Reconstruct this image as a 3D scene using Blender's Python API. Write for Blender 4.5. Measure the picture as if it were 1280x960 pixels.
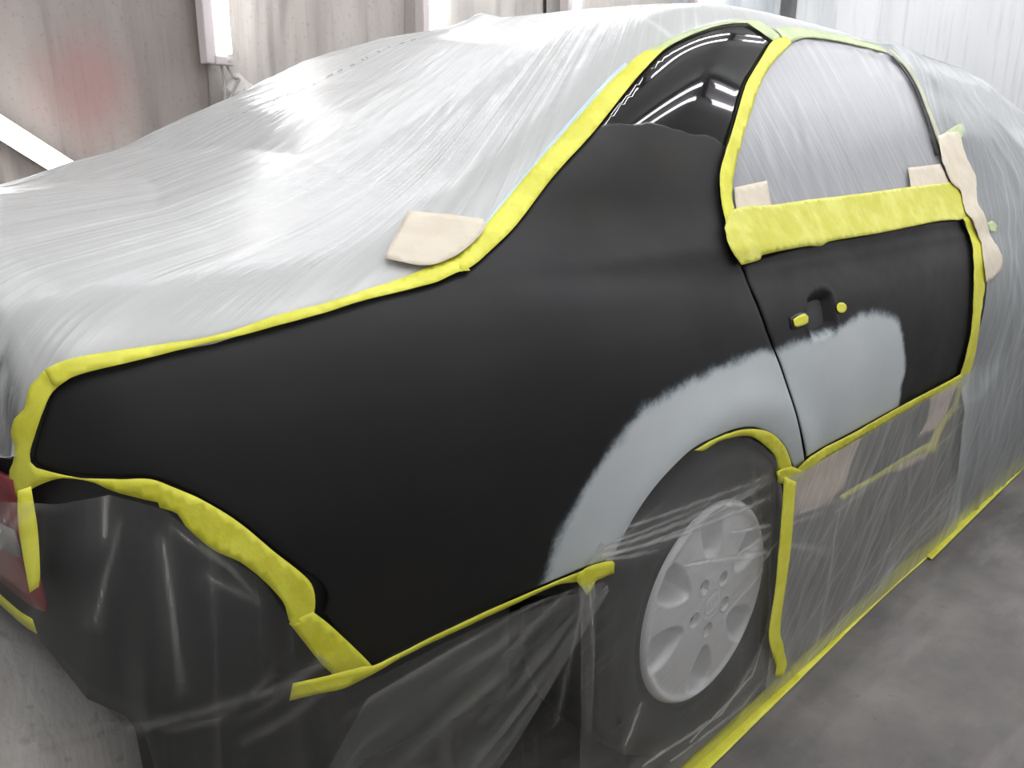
import bpy, bmesh, math, random
import numpy as np
from mathutils import Vector, Matrix
from mathutils.geometry import delaunay_2d_cdt
random.seed(4); RNG = np.random.default_rng(7)
SC = bpy.context.scene
for o in list(bpy.data.objects): bpy.data.objects.remove(o)
# ---------------------------------------------------------------- camera
cam = bpy.data.cameras.new('camera'); CAM = bpy.data.objects.new('camera', cam)
SC.collection.objects.link(CAM); SC.camera = CAM
yaw, pit, rol = math.radians(46.27), math.radians(16.11), math.radians(.62)
fw = Vector((math.cos(pit) * math.cos(yaw), math.cos(pit) * math.sin(yaw), -math.sin(pit)))
r0 = Vector((math.sin(yaw), -math.cos(yaw), 0)); u0 = r0.cross(fw)
rr = r0 * math.cos(rol) + u0 * math.sin(rol); uu = -r0 * math.sin(rol) + u0 * math.cos(rol)
CAM.matrix_world = Matrix(((rr.x, uu.x, -fw.x, -1.135), (rr.y, uu.y, -fw.y, -1.514), (rr.z, uu.z, -fw.z, 1.083), (0, 0, 0, 1)))
cam.sensor_width = 36; cam.lens = 994.3 / 1280 * 36; cam.clip_start = .02
# ---------------------------------------------------------------- world, exposure, light levels
W = bpy.data.worlds.new('world'); SC.world = W; W.use_nodes = True
W.node_tree.nodes['Background'].inputs[0].default_value = (.9, .95, 1, 1)
W.node_tree.nodes['Background'].inputs[1].default_value = .25
SC.view_settings.view_transform = 'Standard'; SC.view_settings.look = 'None'
SC.view_settings.gamma = 1; SC.view_settings.use_curve_mapping = False
SC.view_settings.exposure = 0.0
TUBE_CEIL = 25.; TUBE_WALL = 12.
ROOM = dict(x0=-3.2, x1=5.7, y0=-2.6, y1=2.32, z1=2.75)
# ---------------------------------------------------------------- car body surface (metres; x forward, -y = side facing the camera)
def smax(a, b, k):
    h = np.maximum(k - np.abs(a - b), 0) / k
    return np.maximum(a, b) + h * h * k * .25
def smin(a, b, k):
    return -smax(-a, -b, k)
def car_f(p):
    """implicit body: < 0 inside"""
    x, y, z = p[..., 0], p[..., 1], p[..., 2]
    ay = np.abs(y)
    xr = np.minimum(x, 0.)
    wb = .862 - .9 * (np.maximum(z, .45) - .66) ** 2 * np.where(z < .66, .7, 1.) - .11 * xr * xr - .10 * np.maximum(x - 2.2, 0) ** 2
    r = np.sqrt(x * x + (z - .316) ** 2)
    wb = wb + .010 * np.exp(-((r - .36) / .045) ** 2)
    d0 = .945 + .085 * np.minimum(x + .42, 0) - .055 * np.maximum(x - 2.3, 0) ** 2
    deck = d0 + .10 * (1 - (y / .75) ** 2)
    fb = smax(ay - wb, z - deck, .11)
    fb = smax(fb, -(x + 1.0) - .10 * (z - .8) + .10 * (y * y - .45), .14)
    fb = smax(fb, x - 3.4, .2)
    fb = smax(fb, .17 - z, .05)
    wg = .782 - .45 * np.abs(z - .93) - .25 * np.maximum(z - .93, 0) ** 2 - .18 * np.minimum(x - .3, 0) ** 2 - .04 * np.maximum(x - 1.5, 0) ** 2
    roof = 1.428 - .055 * (x - .9) ** 2 - .10 * y * y
    fg = smax(ay - wg, z - roof, .09)
    fg = smax(fg, (z - 1.395 - .52 * (x - .29) + .08 * y * y) * .9, .09)
    fg = smax(fg, (z - 1.37 + .42 * (x - 1.85) + .06 * y * y) * .9, .12)
    fg = smax(fg, .55 - z, .05)
    return smin(fb, fg, .07)
def car_normal(p):
    e = 2e-3
    g = np.stack([car_f(p + np.array(v)) - car_f(p - np.array(v)) for v in ((e, 0, 0), (0, e, 0), (0, 0, e))], -1)
    return g / np.linalg.norm(g, axis=-1, keepdims=True)
def cast(o, d, t0=0., t1=6., n=300, off=0.):
    """first hit of rays o + t d with the body (offset outward by off)"""
    o = np.asarray(o, float); d = np.asarray(d, float)
    o, d = np.broadcast_arrays(o, d)
    N = o.shape[0]; ta = np.full(N, np.nan); tb = np.full(N, np.nan)
    ts = np.linspace(t0, t1, n); done = np.zeros(N, bool)
    for i in range(1, n):
        f = car_f(o + d * ts[i]) - off
        hit = (~done) & (f < 0)
        ta[hit] = ts[i - 1]; tb[hit] = ts[i]; done |= hit
        if done.all(): break
    for _ in range(22):
        m = (ta + tb) / 2
        inside = car_f(o + d * m[:, None]) - off < 0
        tb = np.where(inside, m, tb); ta = np.where(inside, ta, m)
    return o + d * ((ta + tb) / 2)[:, None]
# oblique side chart: (u, v) plane seen from the rear right and above, axes fixed in the world
_az, _el = math.radians(62), math.radians(30)
CD = np.array([math.cos(_az) * math.cos(_el), math.sin(_az) * math.cos(_el), -math.sin(_el)])
CU = np.array([math.sin(_az), -math.cos(_az), 0.])
CV = np.cross(CU, CD)
def to_chart(p):
    p = np.asarray(p, float)
    return np.stack([p @ CU, p @ CV], -1)
def chart_to_body(uv, off=0.):
    uv = np.asarray(uv, float)
    o = uv[:, :1] * CU + uv[:, 1:2] * CV - 3.2 * CD
    return cast(o, CD, 0.5, 5.5, 500, off)
OUTLINE = {
 'quarter': [(-0.542, 0.158), (-0.532, 0.184), (-0.521, 0.212), (-0.515, 0.221), (-0.510, 0.227), (-0.496, 0.234), (-0.474, 0.239), (-0.453, 0.244), (-0.408, 0.259), (-0.349, 0.278), (-0.305, 0.292), (-0.261, 0.308), (-0.204, 0.331), (-0.117, 0.362), (-0.078, 0.382), (-0.058, 0.395), (-0.031, 0.419), (0.021, 0.472), (0.100, 0.566), (0.189, 0.658), (0.298, 0.784), (0.357, 0.847), (0.420, 0.906), (0.478, 0.944), (0.543, 0.984), (0.614, 1.023), (0.676, 1.053), (0.740, 1.024), (0.697, 0.984), (0.651, 0.929), (0.588, 0.855), (0.518, 0.744), (0.464, 0.648), (0.443, 0.605), (0.437, 0.551), (0.433, 0.477), (0.456, 0.456), (0.471, 0.396), (0.498, 0.336), (0.535, 0.286), (0.575, 0.228), (0.615, 0.180), (0.664, 0.129), (0.647, 0.119), (0.628, 0.122), (0.597, 0.143), (0.558, 0.163), (0.509, 0.176), (0.459, 0.182), (0.409, 0.177), (0.353, 0.163), (0.299, 0.145), (0.254, 0.118), (0.211, 0.084), (0.176, 0.044), (0.146, -0.006), (0.112, -0.009), (0.052, -0.022), (-0.015, -0.037), (-0.093, -0.056), (-0.195, -0.084), (-0.223, -0.096), (-0.240, -0.078), (-0.256, -0.058), (-0.271, -0.035), (-0.279, -0.022), (-0.273, -0.006), (-0.278, 0.009), (-0.287, 0.019), (-0.296, 0.025), (-0.325, 0.051), (-0.359, 0.084), (-0.392, 0.108), (-0.413, 0.121), (-0.435, 0.130), (-0.461, 0.133), (-0.490, 0.137), (-0.514, 0.143), (-0.535, 0.153)],
 'door': [(0.460, 0.457), (0.511, 0.475), (0.668, 0.527), (0.723, 0.543), (0.992, 0.619), (1.272, 0.703), (1.339, 0.719), (1.404, 0.735), (1.439, 0.722), (1.454, 0.688), (1.432, 0.627), (1.434, 0.527), (1.440, 0.444), (1.445, 0.388), (1.446, 0.353), (1.396, 0.341), (1.080, 0.254), (0.866, 0.193), (0.680, 0.142), (0.668, 0.138), (0.625, 0.180), (0.584, 0.229), (0.543, 0.287), (0.505, 0.336), (0.478, 0.397)],
 'primerq': [(0.001, -0.056), (0.024, -0.024), (0.034, 0.013), (0.049, 0.044), (0.070, 0.071), (0.093, 0.104), (0.121, 0.137), (0.150, 0.163), (0.184, 0.192), (0.230, 0.220), (0.286, 0.244), (0.343, 0.264), (0.405, 0.283), (0.461, 0.299), (0.558, 0.316), (0.782, 0.160), (0.754, 0.067), (0.410, 0.050), (0.226, -0.089)],
 'primerd': [(0.450, 0.299), (0.533, 0.314), (0.589, 0.335), (0.638, 0.348), (0.710, 0.365), (0.771, 0.389), (0.837, 0.411), (0.906, 0.425), (0.972, 0.424), (1.014, 0.401), (1.038, 0.362), (1.059, 0.328), (1.062, 0.283), (1.121, 0.222), (0.679, 0.069), (0.521, 0.153)],
 'recess': [(0.633, 0.418), (0.658, 0.432), (0.701, 0.443), (0.720, 0.434), (0.723, 0.417), (0.726, 0.391), (0.731, 0.381), (0.716, 0.366), (0.686, 0.354), (0.646, 0.344), (0.633, 0.352), (0.624, 0.382)],
 'htapeL': [(0.574, 0.369), (0.590, 0.377), (0.614, 0.384), (0.624, 0.380), (0.623, 0.371), (0.615, 0.366), (0.588, 0.358), (0.578, 0.358)],
 'htapeR': [(0.765, 0.415), (0.762, 0.410), (0.754, 0.405), (0.745, 0.403), (0.735, 0.403), (0.729, 0.406), (0.727, 0.410), (0.730, 0.416), (0.738, 0.421), (0.747, 0.423), (0.756, 0.423), (0.763, 0.420)],
 'keyhole': [(0.567, 0.371), (0.585, 0.380), (0.617, 0.387), (0.629, 0.382), (0.628, 0.370), (0.617, 0.363), (0.588, 0.354), (0.570, 0.353)],
 'trunk_edge': [(-0.522, 0.240), (-0.506, 0.247), (-0.489, 0.251), (-0.473, 0.253), (-0.430, 0.261), (-0.372, 0.273), (-0.304, 0.302), (-0.256, 0.319), (-0.203, 0.343), (-0.159, 0.363), (-0.110, 0.389), (-0.089, 0.400), (-0.074, 0.408), (-0.066, 0.380), (-0.081, 0.377), (-0.119, 0.357), (-0.205, 0.327), (-0.261, 0.304), (-0.305, 0.288), (-0.348, 0.273), (-0.407, 0.255), (-0.451, 0.241), (-0.494, 0.231), (-0.508, 0.223), (-0.515, 0.225)],
 'pillar_edge': [(-0.090, 0.394), (-0.051, 0.432), (-0.028, 0.462), (0.022, 0.522), (0.059, 0.565), (0.129, 0.642), (0.249, 0.773), (0.299, 0.824), (0.349, 0.868), (0.378, 0.872), (0.421, 0.906), (0.352, 0.838), (0.294, 0.776), (0.186, 0.652), (0.098, 0.560), (0.019, 0.466), (-0.033, 0.414), (-0.060, 0.389), (-0.078, 0.377)],
 'roof_edge': [(0.349, 0.869), (0.417, 0.915), (0.513, 0.969), (0.625, 1.030), (0.715, 1.073), (0.774, 1.043), (0.745, 1.017), (0.729, 1.014), (0.661, 1.038), (0.604, 1.011), (0.534, 0.972), (0.470, 0.932), (0.416, 0.896), (0.374, 0.863)],
 'blue': [(-0.033, 0.462), (0.020, 0.527), (0.055, 0.567), (0.128, 0.650), (0.249, 0.784), (0.301, 0.836), (0.305, 0.830), (0.248, 0.771), (0.129, 0.640), (0.059, 0.562), (0.023, 0.519), (-0.028, 0.460)],
 'corner': [(-0.521, 0.242), (-0.537, 0.224), (-0.542, 0.206), (-0.552, 0.199), (-0.557, 0.188), (-0.556, 0.165), (-0.565, 0.149), (-0.563, 0.130), (-0.553, 0.127), (-0.543, 0.133), (-0.536, 0.135), (-0.516, 0.138), (-0.495, 0.136), (-0.511, 0.141), (-0.535, 0.151), (-0.541, 0.157), (-0.540, 0.164), (-0.531, 0.184), (-0.523, 0.203), (-0.515, 0.219), (-0.506, 0.226), (-0.505, 0.234)],
 'cut_upper': [(-0.516, 0.139), (-0.500, 0.136), (-0.482, 0.130), (-0.468, 0.121), (-0.444, 0.112), (-0.429, 0.107), (-0.428, 0.102), (-0.413, 0.095), (-0.407, 0.083), (-0.384, 0.058), (-0.356, 0.040), (-0.322, -0.001), (-0.315, -0.028), (-0.302, -0.038), (-0.290, -0.019), (-0.289, 0.008), (-0.297, 0.022), (-0.325, 0.049), (-0.359, 0.083), (-0.391, 0.107), (-0.413, 0.119), (-0.434, 0.129), (-0.460, 0.131), (-0.489, 0.135)],
 'cut_lower': [(-0.317, -0.026), (-0.291, -0.017), (-0.272, -0.036), (-0.229, -0.087), (-0.223, -0.098), (-0.242, -0.107), (-0.271, -0.095)],
 'tab': [(-0.322, -0.109), (-0.317, -0.090), (-0.272, -0.089), (-0.238, -0.087), (-0.226, -0.088), (-0.194, -0.080), (-0.194, -0.086), (-0.227, -0.098), (-0.262, -0.108), (-0.289, -0.108)],
 'bottom': [(-0.229, -0.096), (-0.196, -0.085), (-0.093, -0.056), (-0.016, -0.038), (0.051, -0.023), (0.110, -0.011), (0.128, -0.008), (0.149, -0.025), (0.114, -0.030), (0.082, -0.030), (0.047, -0.030), (-0.015, -0.045), (-0.093, -0.064), (-0.190, -0.090), (-0.224, -0.102)],
 'bow': [(0.076, -0.017), (0.100, -0.009), (0.135, -0.006), (0.141, -0.010), (0.143, -0.024), (0.108, -0.031), (0.097, -0.051), (0.074, -0.027)],
 'wband': [(0.460, 0.555), (0.558, 0.582), (0.694, 0.624), (0.852, 0.671), (1.078, 0.740), (1.255, 0.793), (1.438, 0.847), (1.442, 0.801), (1.424, 0.751), (1.383, 0.723), (1.314, 0.706), (1.248, 0.690), (0.972, 0.608), (0.722, 0.538), (0.698, 0.526), (0.653, 0.517), (0.504, 0.474), (0.498, 0.466), (0.446, 0.448), (0.423, 0.470), (0.421, 0.512)],
 'wframe': [(0.727, 1.011), (0.652, 0.930), (0.581, 0.847), (0.512, 0.737), (0.454, 0.642), (0.437, 0.597), (0.432, 0.541), (0.434, 0.476), (0.448, 0.449), (0.466, 0.460), (0.460, 0.511), (0.464, 0.551), (0.463, 0.575), (0.478, 0.624), (0.513, 0.688), (0.565, 0.770), (0.626, 0.859), (0.692, 0.935), (0.798, 1.032), (0.789, 1.047)],
 'right': [(1.393, 0.828), (1.445, 0.850), (1.444, 0.802), (1.427, 0.752), (1.462, 0.726), (1.493, 0.683), (1.482, 0.619), (1.477, 0.567), (1.462, 0.491), (1.478, 0.412), (1.490, 0.362), (1.485, 0.327), (1.481, 0.278), (1.404, 0.224), (1.366, 0.157), (1.331, 0.170), (1.328, 0.200), (1.379, 0.237), (1.455, 0.290), (1.414, 0.345), (1.412, 0.381), (1.410, 0.438), (1.401, 0.518), (1.411, 0.619), (1.430, 0.678), (1.414, 0.711), (1.383, 0.733)],
 'doorbot': [(0.630, 0.118), (0.663, 0.138), (0.847, 0.188), (1.057, 0.250), (1.368, 0.336), (1.423, 0.353), (1.444, 0.330), (1.249, 0.284), (1.074, 0.235), (0.862, 0.172), (0.688, 0.119), (0.645, 0.099)],
 'sill': [(0.834, 0.063), (1.015, 0.109), (1.300, 0.181), (1.335, 0.168), (1.330, 0.154), (1.267, 0.159), (1.024, 0.098), (0.845, 0.051)],
 'cluster': [(0.550, 0.113), (0.598, 0.121), (0.632, 0.116), (0.647, 0.111), (0.642, 0.099), (0.613, 0.092), (0.569, 0.093)],
 'arch': [(0.298, 0.143), (0.345, 0.160), (0.408, 0.175), (0.458, 0.180), (0.517, 0.176), (0.569, 0.158), (0.601, 0.138), (0.625, 0.119), (0.581, 0.116), (0.550, 0.140), (0.503, 0.158), (0.456, 0.169), (0.412, 0.167), (0.362, 0.158), (0.325, 0.144)],
 'pap_wl': [(0.474, 0.601), (0.573, 0.637), (0.573, 0.578), (0.465, 0.548)],
 'pap_wr': [(1.170, 0.819), (1.368, 0.882), (1.403, 0.822), (1.159, 0.746)],
 'pap_pillar': [(1.387, 0.965), (1.453, 0.997), (1.550, 1.029), (1.543, 0.951), (1.571, 0.896), (1.522, 0.798), (1.539, 0.759), (1.562, 0.701), (1.602, 0.662), (1.589, 0.627), (1.533, 0.593), (1.469, 0.571), (1.464, 0.617), (1.480, 0.679), (1.449, 0.721), (1.414, 0.747), (1.434, 0.815), (1.391, 0.832), (1.372, 0.880)],
 'pap_stub': [(1.443, 0.994), (1.564, 1.059), (1.616, 1.080), (1.572, 1.017), (1.482, 0.983)],
 'pap_tab': [(1.539, 0.743), (1.580, 0.758), (1.614, 0.750), (1.599, 0.729), (1.560, 0.723)],
 'pap_rw': [(-0.176, 0.395), (-0.127, 0.500), (-0.080, 0.486), (-0.028, 0.473), (-0.030, 0.455), (-0.065, 0.416), (-0.094, 0.395), (-0.125, 0.382), (-0.153, 0.387)],
 'pap_arch': [(0.614, 0.102), (0.656, 0.109), (0.864, 0.179), (0.907, 0.181), (0.868, 0.087), (0.827, 0.061), (0.711, 0.036), (0.647, 0.027)],
 'pap_doorR': [(1.251, 0.286), (1.426, 0.326), (1.410, 0.227), (1.235, 0.192), (1.287, 0.243)],
 'pap_sill': [(1.067, 0.114), (1.329, 0.167), (1.310, 0.147), (1.157, 0.114)],
}
CREASE_WHEEL = [[(-0.216, 0.108), (0.031, 0.077), (0.209, 0.152)], [(-0.133, 0.067), (0.121, 0.047), (0.232, 0.085)], [(-0.264, 0.176), (-0.227, 0.232)], [(-0.073, 0.074), (0.142, 0.101), (0.181, 0.183)], [(-0.312, 0.518), (-0.081, 0.503), (0.158, 0.508)], [(-0.313, 0.522), (-0.126, 0.499), (0.168, 0.474)], [(-0.31, 0.531), (-0.106, 0.518), (0.138, 0.509)], [(-0.305, 0.512), (-0.19, 0.491)], [(-0.275, 0.554), (-0.086, 0.54), (0.144, 0.52)], [(-0.299, 0.538), (-0.037, 0.528)], [(0.026, 0.449), (0.165, 0.417)], [(0.047, 0.399), (0.166, 0.4)], [(-0.119, 0.439), (0.17, 0.361)], [(0.012, 0.291), (0.144, 0.329)]]
CREASE_SILL = [[(0.392, 0.017), (1.001, 0.106), (1.909, 0.156)], [(0.358, 0.008), (0.763, 0.048), (1.893, 0.18)], [(0.779, 0.143), (1.444, 0.25)], [(1.216, 0.494), (1.14, 0.327)], [(1.01, 0.355), (1.394, 0.411), (1.726, 0.444)], [(1.151, 0.434), (1.685, 0.508)], [(0.435, 0.36), (0.656, 0.371)], [(0.328, 0.286), (0.456, 0.354)], [(0.334, 0.114), (0.536, 0.21), (0.757, 0.342)], [(0.421, 0.055), (0.733, 0.137), (1.096, 0.292)], [(0.22, 0.404), (0.375, 0.379)], [(0.23, 0.357), (0.442, 0.264)], [(0.676, 0.028), (1.264, 0.198), (1.861, 0.23)], [(0.265, 0.414), (0.447, 0.384)], [(0.895, 0.101), (1.84, 0.263)], [(1.254, 0.509), (1.649, 0.564)], [(0.456, 0.354), (0.432, 0.009)]]
CREASE_LOW = [[(-0.352, 0.509), (-0.338, 0.175)], [(-0.352, 0.509), (-0.419, 0.307)], [(-0.352, 0.509), (-0.501, 0.439)], [(-0.347, 0.51), (-0.293, 0.162)], [(-0.34, 0.51), (-0.218, 0.134)], [(-0.361, 0.507), (-0.571, 0.508), (-0.792, 0.532), (-0.966, 0.558)], [(-0.361, 0.505), (-0.622, 0.498), (-0.857, 0.497)], [(-0.361, 0.502), (-0.571, 0.473), (-0.726, 0.444)], [(-0.69, 0.539), (-0.773, 0.532), (-0.855, 0.519)], [(-0.823, 0.549), (-0.879, 0.533), (-0.925, 0.542)], [(-1.024, 0.757), (-0.986, 0.811)], [(-1.042, 0.723), (-1.009, 0.765), (-0.963, 0.804)], [(-0.945, 0.74), (-0.933, 0.795)], [(-0.891, 0.735), (-0.842, 0.679), (-0.819, 0.637)], [(-0.866, 0.677), (-0.819, 0.634)], [(-0.967, 0.665), (-0.931, 0.75)], [(-0.899, 0.722), (-0.907, 0.576)]]
# ---------------------------------------------------------------- naming helpers
def link(o, parent=None):
    SC.collection.objects.link(o)
    if parent is not None: o.parent = parent
    return o
def tag(o, label=None, cat=None, group=None, kind=None):
    for k, v in (('label', label), ('category', cat), ('group', group), ('kind', kind)):
        if v: o[k] = v
    return o
def empty(name, loc=(0, 0, 0), parent=None):
    o = bpy.data.objects.new(name, None); o.empty_display_size = .05
    link(o, parent); o.location = loc
    return o
def mesh_obj(name, verts, faces, mat=None, parent=None, smooth=True, loc=None):
    m = bpy.data.meshes.new(name)
    verts = np.asarray(verts, float)
    if loc is not None: verts = verts - np.array(loc)
    m.from_pydata(verts.tolist(), [], [tuple(int(i) for i in f) for f in faces]); m.update()
    if smooth: m.polygons.foreach_set('use_smooth', [True] * len(m.polygons))
    o = bpy.data.objects.new(name, m)
    if mat: m.materials.append(mat)
    link(o, parent)
    if loc is not None: o.location = loc
    return o
def bm_obj(name, bm, mat=None, parent=None, smooth=False):
    m = bpy.data.meshes.new(name); bm.to_mesh(m); bm.free()
    if smooth: m.polygons.foreach_set('use_smooth', [True] * len(m.polygons))
    o = bpy.data.objects.new(name, m)
    if mat: m.materials.append(mat)
    return link(o, parent)
def box_bm(bm, c, s, rot=None, bev=0.):
    r = bmesh.ops.create_cube(bm, size=1)
    M = Matrix.Translation(c) @ (rot or Matrix.Identity(4)) @ Matrix.Diagonal((*s, 1))
    bmesh.ops.transform(bm, matrix=M, verts=r['verts'])
    if bev:
        es = list({e for v in r['verts'] for e in v.link_edges})
        bmesh.ops.bevel(bm, geom=es, offset=bev, segments=2, affect='EDGES')
def box(name, c, s, mat, parent=None, rot=None, bev=0.):
    bm = bmesh.new(); box_bm(bm, c, s, rot, bev); return bm_obj(name, bm, mat, parent)
def cyl(name, a, b, r, mat, parent=None, seg=20):
    a, b = Vector(a), Vector(b); bm = bmesh.new()
    q = (b - a).to_track_quat('Z', 'Y').to_matrix().to_4x4()
    bmesh.ops.create_cone(bm, segments=seg, radius1=r, radius2=r, depth=(b - a).length, cap_ends=True, matrix=Matrix.Translation((a + b) / 2) @ q)
    return bm_obj(name, bm, mat, parent, smooth=True)
def solidify(o, t, off=-1.):
    m = o.modifiers.new('thickness', 'SOLIDIFY'); m.thickness = t; m.offset = off
    return o
# ---------------------------------------------------------------- noise
def _hash(ix, iy, s):
    n = (ix * 374761393 + iy * 668265263 + s * 1442695041) & 0xffffffff
    n = ((n ^ (n >> 13)) * 1274126177) & 0xffffffff
    return ((n ^ (n >> 16)) & 0xffff) / 65535.
def vnoise(x, y, s=0):
    x = np.asarray(x, float); y = np.asarray(y, float)
    ix = np.floor(x).astype(np.int64); iy = np.floor(y).astype(np.int64)
    fx = x - ix; fy = y - iy; fx = fx * fx * (3 - 2 * fx); fy = fy * fy * (3 - 2 * fy)
    a = _hash(ix, iy, s) * (1 - fx) + _hash(ix + 1, iy, s) * fx
    b = _hash(ix, iy + 1, s) * (1 - fx) + _hash(ix + 1, iy + 1, s) * fx
    return (a * (1 - fy) + b * fy) * 2 - 1
def fbm(x, y, s=0, o=3):
    v = 0; a = 1; t = 0
    for i in range(o):
        v = v + a * vnoise(x * 2 ** i, y * 2 ** i, s + i * 17); t += a; a *= .5
    return v / t
def sstep(a, b, x):
    t = np.clip((x - a) / (b - a), 0, 1); return t * t * (3 - 2 * t)
# ---------------------------------------------------------------- materials
def mat(name, col, rough=.5, metal=0., spec=.5, emit=None, bump=None, **kw):
    m = bpy.data.materials.new(name); m.use_nodes = True; nt = m.node_tree; b = nt.nodes['Principled BSDF']
    b.inputs['Base Color'].default_value = (*col, 1); b.inputs['Roughness'].default_value = rough
    b.inputs['Metallic'].default_value = metal; b.inputs['Specular IOR Level'].default_value = spec
    if emit: b.inputs['Emission Color'].default_value = (*emit[0], 1); b.inputs['Emission Strength'].default_value = emit[1]
    for k, v in kw.items(): b.inputs[k.replace('_', ' ')].default_value = v
    if bump:
        sc, st, dist = bump; n = N(nt, 'ShaderNodeTexNoise', Scale=sc, Detail=4.); c = N(nt, 'ShaderNodeTexCoord')
        nt.links.new(c.outputs['Object'], n.inputs['Vector'])
        u = N(nt, 'ShaderNodeBump', Strength=st, Distance=dist); nt.links.new(n.outputs[0], u.inputs['Height']); nt.links.new(u.outputs[0], b.inputs['Normal'])
    return m
def N(nt, t, **kw):
    n = nt.nodes.new(t)
    for k, v in kw.items():
        k = k.replace('_', ' ')
        if k in n.inputs: n.inputs[k].default_value = v
    return n
def math_n(nt, op, a, b=None, clamp=False):
    n = nt.nodes.new('ShaderNodeMath'); n.operation = op; n.use_clamp = clamp
    for i, v in enumerate((a, b)):
        if v is None: continue
        if isinstance(v, (int, float)): n.inputs[i].default_value = v
        else: nt.links.new(v, n.inputs[i])
    return n.outputs[0]
def noise_n(nt, vec, scale, detail=3., rough=.5, mapscale=None, loc=None, dist=0.):
    if mapscale is not None or loc is not None:
        mp = nt.nodes.new('ShaderNodeMapping'); mp.inputs['Scale'].default_value = mapscale or (1, 1, 1)
        mp.inputs['Location'].default_value = loc or (0, 0, 0); nt.links.new(vec, mp.inputs[0]); vec = mp.outputs[0]
    n = N(nt, 'ShaderNodeTexNoise', Scale=scale, Detail=detail, Roughness=rough, Distortion=dist); nt.links.new(vec, n.inputs['Vector'])
    return n.outputs[0]
def ramp(nt, fac, stops):
    r = nt.nodes.new('ShaderNodeValToRGB'); e = r.color_ramp.elements
    while len(e) < len(stops): e.new(.5)
    for i, (p, c) in enumerate(stops):
        e[i].position = p; e[i].color = (*c, 1) if len(c) == 3 else c
    nt.links.new(fac, r.inputs[0]); return r.outputs[0]
def mr(nt, v, a, b, c=0., d=1., smooth=True):
    m = nt.nodes.new('ShaderNodeMapRange'); m.interpolation_type = 'SMOOTHSTEP' if smooth else 'LINEAR'
    nt.links.new(v, m.inputs[0])
    for i, q in enumerate((a, b, c, d)): m.inputs[i + 1].default_value = q
    return m.outputs[0]
def mixc(nt, f, a, b):
    m = nt.nodes.new('ShaderNodeMix'); m.data_type = 'RGBA'
    if isinstance(f, float): m.inputs[0].default_value = f
    else: nt.links.new(f, m.inputs[0])
    for i, v in ((6, a), (7, b)):
        if isinstance(v, tuple): m.inputs[i].default_value = (*v, 1)
        else: nt.links.new(v, m.inputs[i])
    return m.outputs[2]
def film(name, base, streak, col=(.86, .87, .87), su=1.2, sv=34., sharp=(.52, .74), rough=.28, gloss=.05, bump=.25, fine=.10, trans=.35):
    """thin milky polythene: clear film whose creases scatter light; UV = metres along / across the folds"""
    m = bpy.data.materials.new(name); m.use_nodes = True; nt = m.node_tree; nt.nodes.clear(); L = nt.links.new
    out = nt.nodes.new('ShaderNodeOutputMaterial'); uv = nt.nodes.new('ShaderNodeUVMap').outputs[0]
    n1 = noise_n(nt, uv, 1., 4., .6, (su, sv, 1), dist=.3)
    n2 = noise_n(nt, uv, 1., 3., .6, (su * 3.1, sv * 3.3, 1), (3, 7, 0), dist=.2)
    n3 = noise_n(nt, uv, 5., 3., .5, (1, 1, 1), (1, 4, 0))
    a = math_n(nt, 'MULTIPLY', mr(nt, n1, *sharp), streak)
    a = math_n(nt, 'MULTIPLY', a, mr(nt, n3, .35, .62, .25, 1.))
    b = math_n(nt, 'MULTIPLY', mr(nt, n2, .5, .75), fine)
    al = math_n(nt, 'ADD', math_n(nt, 'ADD', a, b), base, True)
    cr = nt.nodes.new('ShaderNodeAttribute'); cr.attribute_name = 'crease'
    al = math_n(nt, 'MINIMUM', math_n(nt, 'ADD', al, math_n(nt, 'MULTIPLY', cr.outputs['Fac'], mr(nt, n2, .3, .6, .6, 1.))), .97)
    bp = N(nt, 'ShaderNodeBump', Strength=bump, Distance=.006); L(math_n(nt, 'ADD', n1, math_n(nt, 'MULTIPLY', n2, .5)), bp.inputs['Height'])
    d = N(nt, 'ShaderNodeBsdfDiffuse'); d.inputs[0].default_value = (*col, 1); L(bp.outputs[0], d.inputs['Normal'])
    t = N(nt, 'ShaderNodeBsdfTranslucent'); t.inputs[0].default_value = (*col, 1)
    s = nt.nodes.new('ShaderNodeMixShader'); s.inputs[0].default_value = trans; L(d.outputs[0], s.inputs[1]); L(t.outputs[0], s.inputs[2])
    tr = nt.nodes.new('ShaderNodeBsdfTransparent'); tr.inputs[0].default_value = (.97, .975, .975, 1)
    m1 = nt.nodes.new('ShaderNodeMixShader'); L(al, m1.inputs[0]); L(tr.outputs[0], m1.inputs[1]); L(s.outputs[0], m1.inputs[2])
    g = N(nt, 'ShaderNodeBsdfGlossy', Roughness=rough); g.inputs[0].default_value = (1, 1, 1, 1); L(bp.outputs[0], g.inputs['Normal'])
    m2 = nt.nodes.new('ShaderNodeMixShader'); fr = nt.nodes.new('ShaderNodeLayerWeight'); fr.inputs['Blend'].default_value = .5; L(bp.outputs[0], fr.inputs['Normal'])
    L(math_n(nt, 'ADD', math_n(nt, 'MULTIPLY', math_n(nt, 'POWER', fr.outputs['Facing'], 4.), .5), .02 + gloss * .3, True), m2.inputs[0])
    L(m1.outputs[0], m2.inputs[1]); L(g.outputs[0], m2.inputs[2]); L(m2.outputs[0], out.inputs[0])
    return m

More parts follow.
